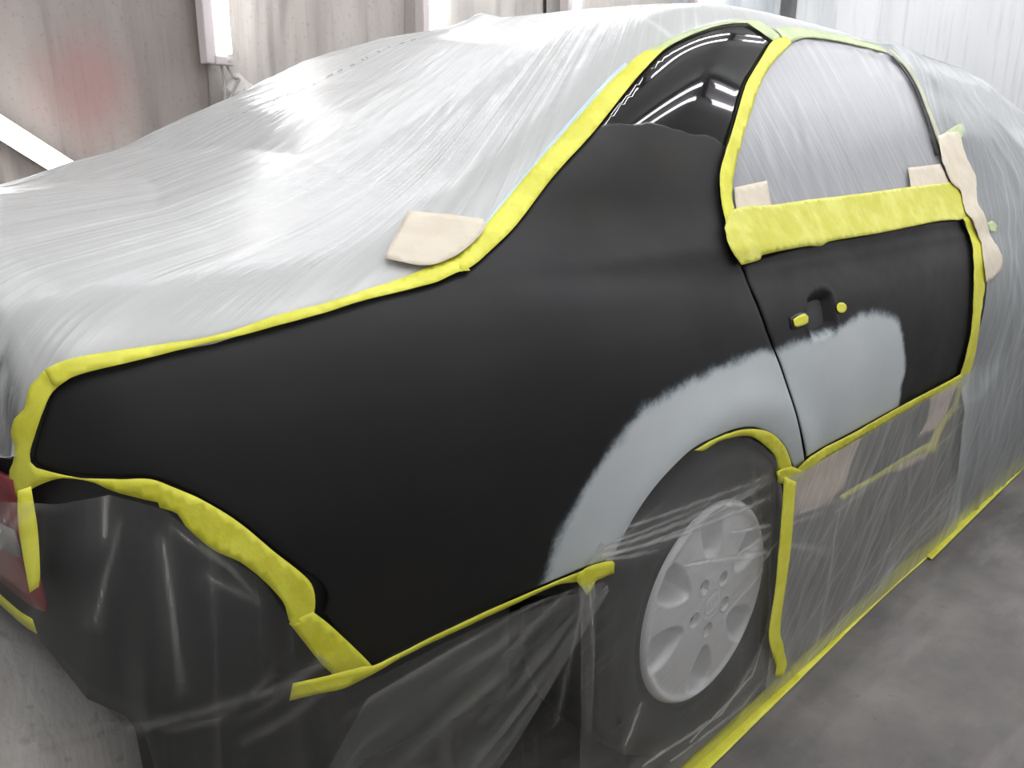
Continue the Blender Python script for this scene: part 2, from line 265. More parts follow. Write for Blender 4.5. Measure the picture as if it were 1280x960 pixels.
def paint_mat():
    m = mat('black_body_paint', (.018, .018, .020), .5); nt = m.node_tree; b = nt.nodes['Principled BSDF']; L = nt.links.new
    ap = nt.nodes.new('ShaderNodeAttribute'); ap.attribute_name = 'primer'
    ag = nt.nodes.new('ShaderNodeAttribute'); ag.attribute_name = 'gloss'
    co = nt.nodes.new('ShaderNodeTexCoord').outputs['Object']
    nz = noise_n(nt, co, 22., 5., .6); nf = noise_n(nt, co, 160., 3., .6)
    d = math_n(nt, 'ADD', ap.outputs['Fac'], math_n(nt, 'ADD', math_n(nt, 'MULTIPLY', math_n(nt, 'SUBTRACT', nz, .5), .030), math_n(nt, 'MULTIPLY', math_n(nt, 'SUBTRACT', nf, .5), .007)))
    pf = mr(nt, d, -.007, .012)
    blot = noise_n(nt, co, 3.2, 4., .55, None, (2, 5, 1))
    base = ramp(nt, blot, [(.3, (.010, .010, .0115)), (.55, (.0125, .0125, .0125)), (.72, (.017, .0155, .012))])
    pcol = ramp(nt, noise_n(nt, co, 5., 3.), [(.3, (.50, .545, .56)), (.7, (.57, .61, .62))])
    edge = mixc(nt, mr(nt, d, -.012, .006), base, (.16, .20, .23))
    L(mixc(nt, pf, edge, pcol), b.inputs['Base Color'])
    gl = mr(nt, math_n(nt, 'ADD', ag.outputs['Fac'], math_n(nt, 'MULTIPLY', math_n(nt, 'SUBTRACT', nz, .5), .014)), -.004, .004)
    haze = mr(nt, noise_n(nt, co, 7., 4., .6, (1, 1, 1), (9, 2, 0)), .3, .7, .50, .60)
    rg = nt.nodes.new('ShaderNodeMix'); L(gl, rg.inputs[0]); L(haze, rg.inputs[2]); rg.inputs[3].default_value = .035
    rp = nt.nodes.new('ShaderNodeMix'); L(pf, rp.inputs[0]); L(rg.outputs[0], rp.inputs[2]); rp.inputs[3].default_value = .75
    L(rp.outputs[0], b.inputs['Roughness'])
    L(mr(nt, gl, 0., 1., .28, .5), b.inputs['Specular IOR Level'])
    return m
def tape_mat(name, c1, c2, rough=.45, alpha=1.):
    m = mat(name, c1, rough); nt = m.node_tree; b = nt.nodes['Principled BSDF']; L = nt.links.new
    co = nt.nodes.new('ShaderNodeTexCoord').outputs['Object']
    n = noise_n(nt, co, 14., 5., .6); n2 = noise_n(nt, co, 90., 3., .6)
    L(mixc(nt, mr(nt, n, .38, .66), c1, c2), b.inputs['Base Color'])
    bp = N(nt, 'ShaderNodeBump', Strength=.5, Distance=.003); L(math_n(nt, 'ADD', n, math_n(nt, 'MULTIPLY', n2, .3)), bp.inputs['Height']); L(bp.outputs[0], b.inputs['Normal'])
    b.inputs['Alpha'].default_value = alpha
    return m
YEL = tape_mat('yellow_washi_tape', (.72, .70, .045), (.84, .83, .09))
YEL2 = tape_mat('wide_yellow_washi_tape', (.70, .69, .07), (.82, .81, .16), alpha=.93)
YELG = tape_mat('pale_green_tape', (.55, .66, .36), (.66, .74, .42), alpha=.9)
BLUE = tape_mat('pale_blue_fineline_tape', (.50, .68, .74), (.62, .78, .82))
PAPER = tape_mat('cream_masking_paper', (.72, .64, .51), (.78, .71, .58), .7)
PAPERP = tape_mat('pinkish_masking_paper', (.62, .49, .41), (.68, .55, .46), .7, .92)
PAINT = paint_mat()
SHELL = mat('dark_body_shell', (.03, .03, .032), .6)
SHELLG = mat('primer_grey_sheet_metal', (.10, .105, .11), .6)
RUBBER = mat('tyre_rubber', (.018, .018, .018), .75, bump=(120., .3, .002))
SILVER = mat('silver_hub_cap', (.66, .66, .67), .34, .15)
PITGREY = mat('lug_recess_grey', (.20, .20, .20), .5, .3)
GLASS = mat('tinted_window_glass', (.06, .07, .075), .08)
RED = mat('red_lamp_lens', (.26, .045, .05), .3)
CLEAR = mat('clear_lamp_band', (.26, .24, .24), .2)
BLACKP = mat('black_trim', (.006, .006, .006), .4)
WHITEMET = mat('painted_fixture_metal', (.52, .47, .47), .5)
CABLE = mat('grey_cable', (.33, .31, .30), .6)
SOCKET = mat('grey_socket_plastic', (.62, .60, .58), .5)
TUBEC = mat('ceiling_tube_glass', (.9, .9, .9), .3, emit=((.97, .98, 1), TUBE_CEIL))
TUBEW = mat('wall_tube_glass', (.9, .9, .9), .3, emit=((1, .99, .99), TUBE_WALL))
INK = mat('black_print_ink', (.05, .05, .06), .6)
def floor_mat():
    m = mat('worn_concrete', (.2, .2, .2), .55); nt = m.node_tree; b = nt.nodes['Principled BSDF']; L = nt.links.new
    co = nt.nodes.new('ShaderNodeTexCoord').outputs['Object']
    a = noise_n(nt, co, 2.6, 6., .62); s = noise_n(nt, co, 1., 4., .6, (2.5, 9., 1)); sp = noise_n(nt, co, 38., 3., .6); pk = noise_n(nt, co, 1.5, 3., .5, None, (4.3, 1.7, 0))
    c = ramp(nt, a, [(.32, (.085, .082, .077)), (.48, (.150, .140, .132)), (.66, (.225, .212, .200))])
    c = mixc(nt, mr(nt, s, .50, .66, 0., .45), c, (.27, .255, .245))
    c = mixc(nt, mr(nt, sp, .64, .72, 0., .35), c, (.09, .085, .08))
    c = mixc(nt, mr(nt, pk, .56, .74, 0., .55), c, (.26, .175, .17))
    L(c, b.inputs['Base Color'])
    L(mr(nt, a, .3, .7, .45, .7), b.inputs['Roughness'])
    bp = N(nt, 'ShaderNodeBump', Strength=.15, Distance=.004); L(sp, bp.inputs['Height']); L(bp.outputs[0], b.inputs['Normal'])
    return m
def drape_mat(name, c1, c2, stain=None, speck=.5):
    m = mat(name, c1, .6); nt = m.node_tree; b = nt.nodes['Principled BSDF']; L = nt.links.new
    co = nt.nodes.new('ShaderNodeTexCoord').outputs['Object']
    a = noise_n(nt, co, 1., 5., .6, (3., 3., .8)); sp = noise_n(nt, co, 60., 2., .5, (1, 1, .8)); v = noise_n(nt, co, 1., 4., .6, (26., 26., 1.1))
    c = mixc(nt, mr(nt, a, .3, .7), c1, c2)
    c = mixc(nt, mr(nt, v, .52, .7, 0., .30), c, tuple(x * .62 for x in c1))
    c = mixc(nt, mr(nt, sp, .60, .70, 0., speck), c, tuple(x * .55 for x in c1))
    if stain:
        p, r, sc = stain
        vm = nt.nodes.new('ShaderNodeVectorMath'); vm.operation = 'DISTANCE'; L(co, vm.inputs[0]); vm.inputs[1].default_value = p
        dn = math_n(nt, 'ADD', vm.outputs['Value'], math_n(nt, 'MULTIPLY', math_n(nt, 'SUBTRACT', a, .5), .35))
        c = mixc(nt, mr(nt, dn, r, r * .1, 0., .55), c, sc)
    L(c, b.inputs['Base Color'])
    bp = N(nt, 'ShaderNodeBump', Strength=.4, Distance=.01); L(v, bp.inputs['Height']); L(bp.outputs[0], b.inputs['Normal'])
    return m
# ---------------------------------------------------------------- the booth
FLOOR = floor_mat()
R = ROOM; cx, cy = (R['x0'] + R['x1']) / 2, (R['y0'] + R['y1']) / 2; lx, ly = R['x1'] - R['x0'], R['y1'] - R['y0']
WALLM = mat('booth_wall_paint', (.50, .50, .50), .7, bump=(6., .2, .01)); CEILM = mat('booth_ceiling_paint', (.30, .30, .30), .8, bump=(6., .2, .01))
tag(box('floor', (cx, cy, -.05), (lx + .4, ly + .4, .1), FLOOR), kind='structure')
tag(box('ceiling', (cx, cy, R['z1'] + .05), (lx + .4, ly + .4, .1), CEILM), kind='structure')
tag(box('wall_left', (cx, R['y1'] + .05, R['z1'] / 2), (lx + .4, .1, R['z1']), WALLM), kind='structure')
tag(box('wall_right', (cx, R['y0'] - .05, R['z1'] / 2), (lx + .4, .1, R['z1']), WALLM), kind='structure')
tag(box('wall_front', (R['x1'] + .05, cy, R['z1'] / 2), (.1, ly, R['z1']), WALLM), kind='structure')
tag(box('wall_back', (R['x0'] - .05, cy, R['z1'] / 2), (.1, ly, R['z1']), WALLM), kind='structure')
def drape(name, a, b, material, label, seed, amp=.035, k=7., z0=.03, z1=2.66):
    """plastic sheet hung on a wall, between floor points a and b, with vertical folds"""
    a, b = np.array(a, float), np.array(b, float); ln = np.linalg.norm(b - a); d = (b - a) / ln; n = np.array([-d[1], d[0]])
    ns = max(12, int(ln / .014)); nz = 46; V = []; F = []
    for j in range(nz + 1):
        z = z0 + (z1 - z0) * j / nz
        s = np.linspace(0, ln, ns + 1)
        w = amp * (fbm(s * k + .35 * np.sin(z * 2.1 + seed), z * .5 + 0 * s, seed, 3) + .35 * np.sin(s * k * 2.2 + fbm(s * 2, z + 0 * s, seed + 5) * 3))
        P = a + d * s[:, None] + n * (w[:, None] - amp * .2)
        V += [(p[0], p[1], z) for p in P]
    for j in range(nz):
        for i in range(ns):
            q = j * (ns + 1) + i; F.append((q, q + 1, q + ns + 2, q + ns + 1))
    loc = ((a[0] + b[0]) / 2, (a[1] + b[1]) / 2, 0)
    o = mesh_obj(name, V, F, material, loc=loc); solidify(o, .0006, 0)
    return tag(o, label, 'plastic sheet', 'protective sheets hung on the booth walls')
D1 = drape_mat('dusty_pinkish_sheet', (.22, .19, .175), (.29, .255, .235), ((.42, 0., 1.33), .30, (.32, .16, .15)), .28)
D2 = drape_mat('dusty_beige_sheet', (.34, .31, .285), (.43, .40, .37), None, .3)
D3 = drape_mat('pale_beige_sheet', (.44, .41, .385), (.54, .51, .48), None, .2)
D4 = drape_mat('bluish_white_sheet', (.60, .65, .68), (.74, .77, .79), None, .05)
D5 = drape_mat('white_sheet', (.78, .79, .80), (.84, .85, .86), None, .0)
yw = 2.22
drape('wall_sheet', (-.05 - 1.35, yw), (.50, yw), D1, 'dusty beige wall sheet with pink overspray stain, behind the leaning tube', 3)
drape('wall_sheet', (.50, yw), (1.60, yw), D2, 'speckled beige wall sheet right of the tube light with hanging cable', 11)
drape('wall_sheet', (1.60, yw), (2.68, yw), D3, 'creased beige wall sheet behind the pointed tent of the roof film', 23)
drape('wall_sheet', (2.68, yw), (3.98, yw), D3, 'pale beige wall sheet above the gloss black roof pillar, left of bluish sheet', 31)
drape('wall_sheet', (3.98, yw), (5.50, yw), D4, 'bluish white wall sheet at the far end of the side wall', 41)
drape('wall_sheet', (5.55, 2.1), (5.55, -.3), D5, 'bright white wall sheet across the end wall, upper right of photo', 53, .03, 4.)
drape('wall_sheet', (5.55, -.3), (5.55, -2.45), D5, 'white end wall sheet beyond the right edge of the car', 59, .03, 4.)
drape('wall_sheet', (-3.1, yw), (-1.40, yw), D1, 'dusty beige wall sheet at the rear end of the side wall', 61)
# ---------------------------------------------------------------- lamps
def twin_fixture(c, ang, label, ln=1.24):
    """ceiling fixture with two bare fluorescent tubes"""
    e = empty('ceiling_light', c); tag(e, label, 'fluorescent light', 'twin tube lights on the ceiling'); e.rotation_euler[2] = ang
    box('housing', (0, 0, .075), (ln + .04, .20, .05), HOUS, e, bev=.004)
    for s in (-1, 1):
        cyl('tube', (-ln / 2, s * .075, 0), (ln / 2, s * .075, 0), .016, TUBEC, e, 14)
        for q in (-1, 1): box('tube_holder', (q * (ln / 2 + .008), s * .075, .018), (.016, .03, .075), WHITEMET, e)
    return e
CEIL_Z = 2.62
HOUS = mat('ceiling_fixture_metal', (.10, .09, .10), .6)
for x, lab in ((-1.35, 'rearmost'), (.2, 'second'), (1.55, 'third'), (3.05, 'fourth'), (4.6, 'front')):  # front set is added out of view to brighten the white end wall
    twin_fixture((x - .08, -1.32, CEIL_Z), 0, '%s twin tube ceiling light above the masked side of the car' % lab)
    twin_fixture((x, -.58, CEIL_Z), 0, '%s twin tube ceiling light over the middle of the car roof' % lab)
    twin_fixture((x, 1.15, CEIL_Z), 0, '%s twin tube ceiling light near the beige wall sheets' % lab)
def wall_tube(p, lab, up=1.24, lean=0., cable=False):
    e = empty('wall_light', p); tag(e, lab, 'fluorescent light', 'upright tube lights on the side wall'); e.rotation_euler[1] = lean
    box('housing', (-.055, .0, up / 2), (.045, .07, up + .05), WHITEMET, e, bev=.003)
    box('housing_back', (-.015, .025, up / 2), (.11, .018, up + .05), WHITEMET, e)
    cyl('tube', (.012, -.02, .02), (.012, -.02, up), .031, TUBEW, e)
    for z in (.0, up + .015):
        box('tube_holder', (.0, -.018, z - .012), (.085, .05, .035), WHITEMET, e, bev=.003)
    cyl('screw', (.018, -.044, -.010), (.018, -.050, -.010), .006, SOCKET, e, 10)
    return e
wall_tube((.525, 2.10, 1.475), 'upright tube light with cables below, between two beige wall sheets')
wall_tube((1.70, 2.10, 1.56), 'upright tube light left of the pointed tent of roof film')
wall_tube((2.80, 2.10, 1.60), 'upright tube light right of the pointed tent of roof film')
wall_tube((4.12, 2.10, 1.60), 'upright tube light behind the gloss black roof pillar')
for x, lab in ((-1.5, 'rearmost'), (-.2, 'second'), (1.1, 'third'), (2.4, 'fourth'), (3.7, 'front')):  # unseen tubes added to put more light on the car's lower side
    e_ = wall_tube((x, -2.42, 1.15), lab + ' added fill tube light on the wall facing the masked side of the car'); e_.rotation_euler[2] = math.pi

# leaning tube at the left edge
e = empty('leaning_tube_light', (.07, 2.04, .83)); tag(e, 'bright bare tube light leaning diagonally against the wall sheet at left', 'fluorescent light')
e.rotation_euler[1] = -math.radians(53.5)
cyl('tube', (0, 0, .02), (0, 0, 1.22), .040, TUBEW, e)
box('housing', (0.0, .05, .62), (.07, .03, 1.28), WHITEMET, e, bev=.003)
for z in (.0, 1.235): box('tube_holder', (0, .01, z), (.07, .09, .03), WHITEMET, e, bev=.003)
def cable(name, pts, r, parent, m=CABLE):
    P = np.array(pts, float); n = 60; t = np.linspace(0, len(P) - 1.001, n); i = t.astype(int); f = (t - i)[:, None]
    Q = P[i] * (1 - f) + P[i + 1] * f
    for _ in range(6): Q[1:-1] = (Q[:-2] + 2 * Q[1:-1] + Q[2:]) / 4
    V = []; F = []
    for k in range(n):
        d = Q[min(k + 1, n - 1)] - Q[max(k - 1, 0)]; d /= np.linalg.norm(d); u = np.cross(d, [0, 1., 0]); u /= np.linalg.norm(u); v = np.cross(d, u)
        for q in range(8): V.append(Q[k] + r * (u * math.cos(q * math.pi / 4) + v * math.sin(q * math.pi / 4)))
    for k in range(n - 1):
        for q in range(8): F.append((k * 8 + q, k * 8 + (q + 1) % 8, (k + 1) * 8 + (q + 1) % 8, (k + 1) * 8 + q))
    return mesh_obj(name, V, F, m, parent, loc=tuple(Q.mean(0)) if parent is None else None)
se = empty('socket_outlet', (.60, 2.12, 1.36)); tag(se, 'small grey tilted socket box on a cable below the upright tube light', 'socket')
se.rotation_euler[1] = math.radians(40)
box('body', (0, 0, 0), (.085, .05, .10), SOCKET, se, bev=.006)
box('plug', (.035, -.035, .022), (.035, .03, .045), SOCKET, se, bev=.004)
box('plug', (.025, -.035, -.03), (.04, .03, .03), SOCKET, se, bev=.004)
c1 = cable('power_cable', [(.53, 2.11, 1.45), (.535, 2.10, 1.36), (.52, 2.09, 1.28), (.44, 2.08, 1.18), (.30, 2.06, 1.05), (.22, 2.06, .6), (.20, 2.08, .0)], .006, None)
tag(c1, 'thin grey cable running from the upright tube light down behind the car', 'cable', 'cables under the upright tube light')
c2 = cable('power_cable', [(.555, 2.11, 1.45), (.57, 2.09, 1.40), (.60, 2.08, 1.395), (.575, 2.08, 1.36), (.53, 2.08, 1.29), (.45, 2.07, 1.16), (.42, 2.07, .7), (.43, 2.08, .0)], .006, None)
tag(c2, 'thin grey cable looping past the tilted socket box', 'cable', 'cables under the upright tube light')
# ---------------------------------------------------------------- patches on the body
def dens(poly, step):
    """densify a closed outline; Catmull-Rom except at corners"""
    P = np.asarray(poly, float); n = len(P); out = []
    def corner(i):
        a = P[i] - P[i - 1]; b = P[(i + 1) % n] - P[i]
        return a @ b < .72 * np.linalg.norm(a) * np.linalg.norm(b)
    C = [corner(i) for i in range(n)]
    for i in range(n):
        p1, p2 = P[i], P[(i + 1) % n]; p0 = P[i - 1] if not C[i] else p1; p3 = P[(i + 2) % n] if not C[(i + 1) % n] else p2
        m = max(1, int(math.ceil(np.linalg.norm(p2 - p1) / step)))
        ln = np.linalg.norm(p2 - p1)
        t1 = (p2 - p0); t2 = (p3 - p1)
        t1 = t1 / max(np.linalg.norm(t1), 1e-9) * ln; t2 = t2 / max(np.linalg.norm(t2), 1e-9) * ln
        for k in range(m):
            t = k / m; h = t * t * (3 - 2 * t)
            out.append(p1 * (1 - h) + p2 * h + t1 * (t * (1 - t) ** 2) - t2 * (t * t * (1 - t)) if m > 1 else p1)
    return np.array(out)
def seg_dist(p, poly):
    """signed distance of points to a closed polygon, + inside"""
    a = poly; b = np.roll(poly, -1, 0); d = np.full(len(p), 1e9); ins = np.zeros(len(p), bool)
    for i in range(len(a)):
        ab = b[i] - a[i]; ap = p - a[i]; t = np.clip((ap @ ab) / max(ab @ ab, 1e-12), 0, 1)
        d = np.minimum(d, np.linalg.norm(ap - t[:, None] * ab, axis=1))
        c = (a[i, 1] > p[:, 1]) != (b[i, 1] > p[:, 1])
        with np.errstate(divide='ignore', invalid='ignore'):
            xx = a[i, 0] + (p[:, 1] - a[i, 1]) / (b[i, 1] - a[i, 1]) * ab[0]
        ins ^= c & (p[:, 0] < xx)
    return np.where(ins, d, -d)
def triangulate(poly, step, rings=()):
    B = dens(poly, step); lo, hi = B.min(0), B.max(0)
    gx, gy = np.meshgrid(np.arange(lo[0], hi[0], step), np.arange(lo[1], hi[1], step))
    gx = gx + (np.arange(gx.shape[0])[:, None] % 2) * step * .5
    G = np.stack([gx.ravel(), gy.ravel()], 1); dm = max(list(rings) + [0]) + step * .45
    G = G[seg_dist(G, B) > dm]
    pts = [B]
    t = np.roll(B, -1, 0) - np.roll(B, 1, 0); nn = np.stack([-t[:, 1], t[:, 0]], 1); nn /= np.maximum(np.linalg.norm(nn, axis=1, keepdims=True), 1e-9)
    area = np.sum(B[:, 0] * np.roll(B[:, 1], -1) - np.roll(B[:, 0], -1) * B[:, 1])
    if area < 0: nn = -nn
    for r in rings:
        q = B + nn * r; pts.append(q[seg_dist(q, B) > r * .8])
    pts.append(G); A = np.concatenate(pts)
    nb = len(B)
    v, e, f, *_ = delaunay_2d_cdt([Vector(p) for p in A], [(i, (i + 1) % nb) for i in range(nb)], [], 1, 1e-6)
    return np.array([tuple(q) for q in v]), f, B
def patch(name, key, m, parent=None, off=.0, step=.012, edge=(), roll=0., thick=.0012, wr=0., seed=0, extra=None, loc=None, lift=None):
    poly = OUTLINE[key] if isinstance(key, str) else key
    uv, F, B = triangulate(poly, step, edge)
    P = chart_to_body(uv, off); nm = car_normal(P); d = seg_dist(uv, B)
    h = np.zeros(len(P))
    if roll: h -= roll * np.clip(1 - d / .004, 0, 1) ** 2
    if wr: h += wr * (.6 + fbm(uv[:, 0] * 45, uv[:, 1] * 45, seed, 3)) + wr * .6 * np.abs(fbm(uv[:, 0] * 110, uv[:, 1] * 110, seed + 3, 2))
    if lift is not None: h += lift(uv, P)
    ok = ~np.isnan(P[:, 0])
    P = P + nm * h[:, None]
    F = [f for f in F if all(ok[i] for i in f)]
    P = np.where(ok[:, None], P, 0)
    # orient outwards
    F2 = []
    for f in F:
        a, b, c = P[f[0]], P[f[1]], P[f[2]]
        F2.append(tuple(f) if np.cross(b - a, c - a) @ nm[f[0]] > 0 else tuple(reversed(f)))
    if loc == 'auto': loc = tuple(P[ok].mean(0))
    o = mesh_obj(name, P, F2, m, parent, loc=loc)
    if extra:
        for an, pk in extra.items():
            q = dens(pk, .02); at = o.data.attributes.new(an, 'FLOAT', 'POINT'); at.data.foreach_set('value', seg_dist(uv, q).astype(np.float32))
    if thick: solidify(o, thick)
    bm = bmesh.new(); bm.from_mesh(o.data); bmesh.ops.delete(bm, geom=[v for v in bm.verts if not v.link_faces], context='VERTS'); bm.to_mesh(o.data); bm.free()
    return o
def clean(poly): return [p for p in poly if not (math.isnan(p[0]))]
# ---------------------------------------------------------------- the car
car = empty('car', (0, 0, 0)); tag(car, 'black saloon car in primer, masked with yellow tape and film, seen from rear corner', 'car')
BIG = [(-1.2, 1.4), (2.6, 1.4)]
gloss = [(.100, .640), (.157, .649), (.197, .664), (.223, .678), (.267, .681), (.309, .689), (.341, .690), (.398, .690), (.449, .698), (.475, .688), (.56, .66), (1.3, .9), (1.3, 1.5), (.1, 1.5)]
far = [(-5, -5), (-5, -4.9), (-4.9, -4.9)]
patch('quarter_panel', 'quarter', PAINT, car, 0., .010, (.002, .004), .0025, .0012, extra={'primer': OUTLINE['primerq'], 'gloss': gloss})
RC = dens(OUTLINE['recess'], .01)
def door_lift(uv, P):
    d = seg_dist(uv, RC); z = P[:, 2]
    ridge = .0028 * np.exp(-((z - .893) / .010) ** 2)
    return -.022 * sstep(-.002, .022, d) + .002 * sstep(-.008, -.001, d) * (d < 0) + ridge
dp = patch('rear_door', 'door', PAINT, car, -.001, .0075, (.002, .004), .0025, .0012, extra={'primer': OUTLINE['primerd'], 'gloss': far}, lift=door_lift)
patch('handle_hole', 'keyhole', BLACKP, dp, .0008, .006, thick=.0005)
# complete shell under the panels (x stations, radial sections)
def car_shell():
    xs = np.concatenate([np.linspace(-1.005, 3.3, 160)]); th = np.linspace(-math.pi, math.pi, 121)[:-1]
    V = []; F = []
    for x in xs:
        zc = .62
        o = np.tile([x, 0, zc], (len(th), 1)); d = np.stack([0 * th, np.cos(th), np.sin(th)], 1)
        lo = np.zeros(len(th)); hi = np.full(len(th), 2.)
        for _ in range(24):
            m_ = (lo + hi) / 2; inside = car_f(o + d * m_[:, None]) + .018 < 0
            lo = np.where(inside, m_, lo); hi = np.where(inside, hi, m_)
        V.append(o + d * lo[:, None])
    V = np.array(V)
    x, y, z = V[..., 0], V[..., 1], V[..., 2]
    for cxw in (0., 2.62):
        inw = ((x - cxw) ** 2 + (z - .316) ** 2 < .345 ** 2) & (np.abs(y) > .58)
        inw |= (np.abs(x - cxw) < .345) & (z <= .33) & (np.abs(y) > .58)
        V[..., 1] = np.where(inw, np.sign(y) * .58, V[..., 1])
    y = V[..., 1]
    cav = (x < -.34) & (z < .46) & (np.abs(y) > .4)
    V[..., 1] = np.where(cav, y * .86, V[..., 1])
    V[..., 2] = np.where((x < -.88), np.maximum(z, .47), V[..., 2])
    V[..., 2] = np.where((x < -.84) & (np.abs(V[..., 1]) < .58), np.maximum(V[..., 2], .535), V[..., 2])
    n, k = len(xs), len(th)
    for i in range(n - 1):
        for j in range(k): F.append((i * k + j, i * k + (j + 1) % k, (i + 1) * k + (j + 1) % k, (i + 1) * k + j))
    F.append(tuple(range(k))); F.append(tuple(reversed(range((n - 1) * k, n * k))))
    return V.reshape(-1, 3), F
V, F = car_shell(); mesh_obj('body_shell', V, F, SHELL, car)
# side window and pillar strip
patch('rear_door_window', clean([(0.775, 1.01)] ) and [tuple(to_chart(np.array(p))) for p in [(.54, -.58, 1.305), (.65, -.566, 1.328), (.96, -.53, 1.360), (1.17, -.53, 1.345), (1.22, -.62, 1.24), (1.185, -.70, 1.10), (1.19, -.765, .985), (.734, -.765, .985), (.357, -.765, .985), (.115, -.765, .975), (.124, -.73, 1.037), (.214, -.69, 1.119), (.348, -.634, 1.22)]], mat('white_masked_glass', (.36, .365, .375), .35), car, -.006, .02, thick=0)
def strip_on_body(name, pts, w, m, parent, off, loc=None, thick=.0015, wr=0.):
    """ribbon following 3-D points on the body"""
    C = to_chart(np.array(pts, float)); L_, R_ = [], []
    for i in range(len(C)):
        t = C[min(i + 1, len(C) - 1)] - C[max(i - 1, 0)]; t /= np.linalg.norm(t); n = np.array([-t[1], t[0]]) * w / 2
        L_.append(tuple(C[i] + n)); R_.append(tuple(C[i] - n))
    return patch(name, L_ + R_[::-1], m, parent, off, .012, thick=thick, loc=loc, wr=wr)
strip_on_body('window_seal', [(1.18, -.54, 1.335), (1.215, -.60, 1.265), (1.20, -.65, 1.19), (1.165, -.71, 1.09)], .012, BLACKP, car, .010)
# wheel
def wheel(cxw, side, parent):
    e = empty('wheel', (cxw, side * .83, .307), parent)
    prof = [(.188, .0), (.196, .008), (.204, .006), (.214, .010), (.245, .022), (.272, .018), (.292, .004), (.303, -.020), (.307, -.06), (.307, -.14), (.300, -.17), (.25, -.19), (.19, -.18)]
    V = []; F = []; S = 96
    for i in range(S):
        a = 2 * math.pi * i / S
        for r, d in prof: V.append((r * math.cos(a), side * d, r * math.sin(a)))
    k = len(prof)
    for i in range(S):
        for j in range(k - 1):
            q = (i * k + j, ((i + 1) % S) * k + j, ((i + 1) % S) * k + j + 1, i * k + j + 1)
            F.append(q if side > 0 else q[::-1])
    mesh_obj('tyre', V, F, RUBBER, e)
    # hub cap: polar height field with six scooped windows and five lug recesses
    PK = [math.radians(q) for q in (92, 28, 146, -167, -94, -38)]; LG = [math.radians(q) for q in (122, 48, -22, -94.5, -167)]
    nr, na = 84, 288; V = [(0, side * .018, 0)]; F = []
    rs = np.linspace(.003, .197, nr)
    for r in rs:
        a = np.arange(na) * 2 * math.pi / na; X = r * np.cos(a); Z = r * np.sin(a)
        h = .018 - .010 * (r / .197) ** 2 + 0 * a
        h += .006 * math.exp(-((r - .183) / .007) ** 2)
        for p in PK:
            lx_ = X * math.cos(p) + Z * math.sin(p); ly_ = -X * math.sin(p) + Z * math.cos(p)
            q_ = lx_ - .138; dd = np.sqrt((q_ / np.where(q_ > 0, .060, .056)) ** 2 + (ly_ / (.036 + .20 * np.clip(q_, -.05, .04))) ** 2)
            h -= .044 * (1 - sstep(.45, 1.02, dd)) * (1 - sstep(.176, .186, lx_ + 0 * dd))
        for p in LG:
            dd = np.hypot(X - .0515 * math.cos(p), Z - .0515 * math.sin(p))
            h -= .012 * (1 - sstep(.0115, .0135, dd)); h += .0012 * np.exp(-((dd - .0155) / .0012) ** 2)
        dd = math.hypot(0, r); h += .0015 * math.exp(-((r - .030) / .0015) ** 2)
        if r > .190: h -= .010 * (r - .190) / .007
        V += [(X[i], side * h[i], Z[i]) for i in range(na)]
    for i in range(na):
        f = (0, 1 + i, 1 + (i + 1) % na); F.append(f if side < 0 else f[::-1])
    for j in range(nr - 1):
        for i in range(na):
            a0 = 1 + j * na; q = (a0 + i, a0 + na + i, a0 + na + (i + 1) % na, a0 + (i + 1) % na); F.append(q if side < 0 else q[::-1])
    mesh_obj('hub_cap', V, F, SILVER, e)
    for p in LG: 
        o_ = cyl('lug_recess', (.0515 * math.cos(p), side * .0045, .0515 * math.sin(p)), (.0515 * math.cos(p), side * .0068, .0515 * math.sin(p)), .0112, PITGREY, e, 20)
    # oval emblem: outer ring, crossing ovals
    def ring(bm, cx_, cz_, rx, rz, t):
        rows = []
        for i in range(40):
            a = 2 * math.pi * i / 40; row = []
            for q in range(8):
                b = 2 * math.pi * q / 8; row.append(bm.verts.new((cx_ + (rx + t * math.cos(b)) * math.cos(a), side * (.0175 + t * math.sin(b)), cz_ + (rz + t * math.cos(b)) * math.sin(a))))
            rows.append(row)
        for i in range(40):
            for q in range(8): bm.faces.new((rows[i][q], rows[(i + 1) % 40][q], rows[(i + 1) % 40][(q + 1) % 8], rows[i][(q + 1) % 8]))
    bm = bmesh.new(); ring(bm, 0, 0, .0225, .0160, .0016); ring(bm, 0, .0055, .0150, .0068, .0012); ring(bm, 0, -.001, .0065, .0130, .0012)
    bmesh.ops.rotate(bm, verts=bm.verts, cent=(0, 0, 0), matrix=Matrix.Rotation(math.radians(-20), 3, 'Y'))
    bmesh.ops.recalc_face_normals(bm, faces=bm.faces); bm_obj('emblem', bm, SILVER, e, True)
    return e
wheel(.006, -1, car)
wheel(2.62, -1, car)
# tail lamp on the rear face
def rear_patch(name, yz, m, parent, off, thick=.004):
    uv, F, B = triangulate(yz, .02, ())
    o = np.stack([np.full(len(uv), -2.), uv[:, 0], uv[:, 1]], 1); P = cast(o, np.array([1., 0, 0]), 0, 2.5, 400); nm = car_normal(P); P = P + nm * off
    F2 = [tuple(f) if np.cross(P[f[1]] - P[f[0]], P[f[2]] - P[f[0]])[0] < 0 else tuple(reversed(f)) for f in F]
    ob = mesh_obj(name, P, F2, m, parent); solidify(ob, thick); return ob
tl = rear_patch('tail_lamp', [(-.66, .625), (-.665, .775), (-.30, .80), (-.15, .79), (-.18, .63), (-.40, .62)], RED, car, .004, .006)
rear_patch('reversing_lens', [(-.655, .69), (-.655, .72), (-.30, .735), (-.16, .73), (-.17, .70), (-.40, .685)], CLEAR, tl, .008, .003)
# roof aerial
cyl('aerial', (.31, .12, 1.395), (.302, .12, 1.418), .005, BLACKP, car, 10)
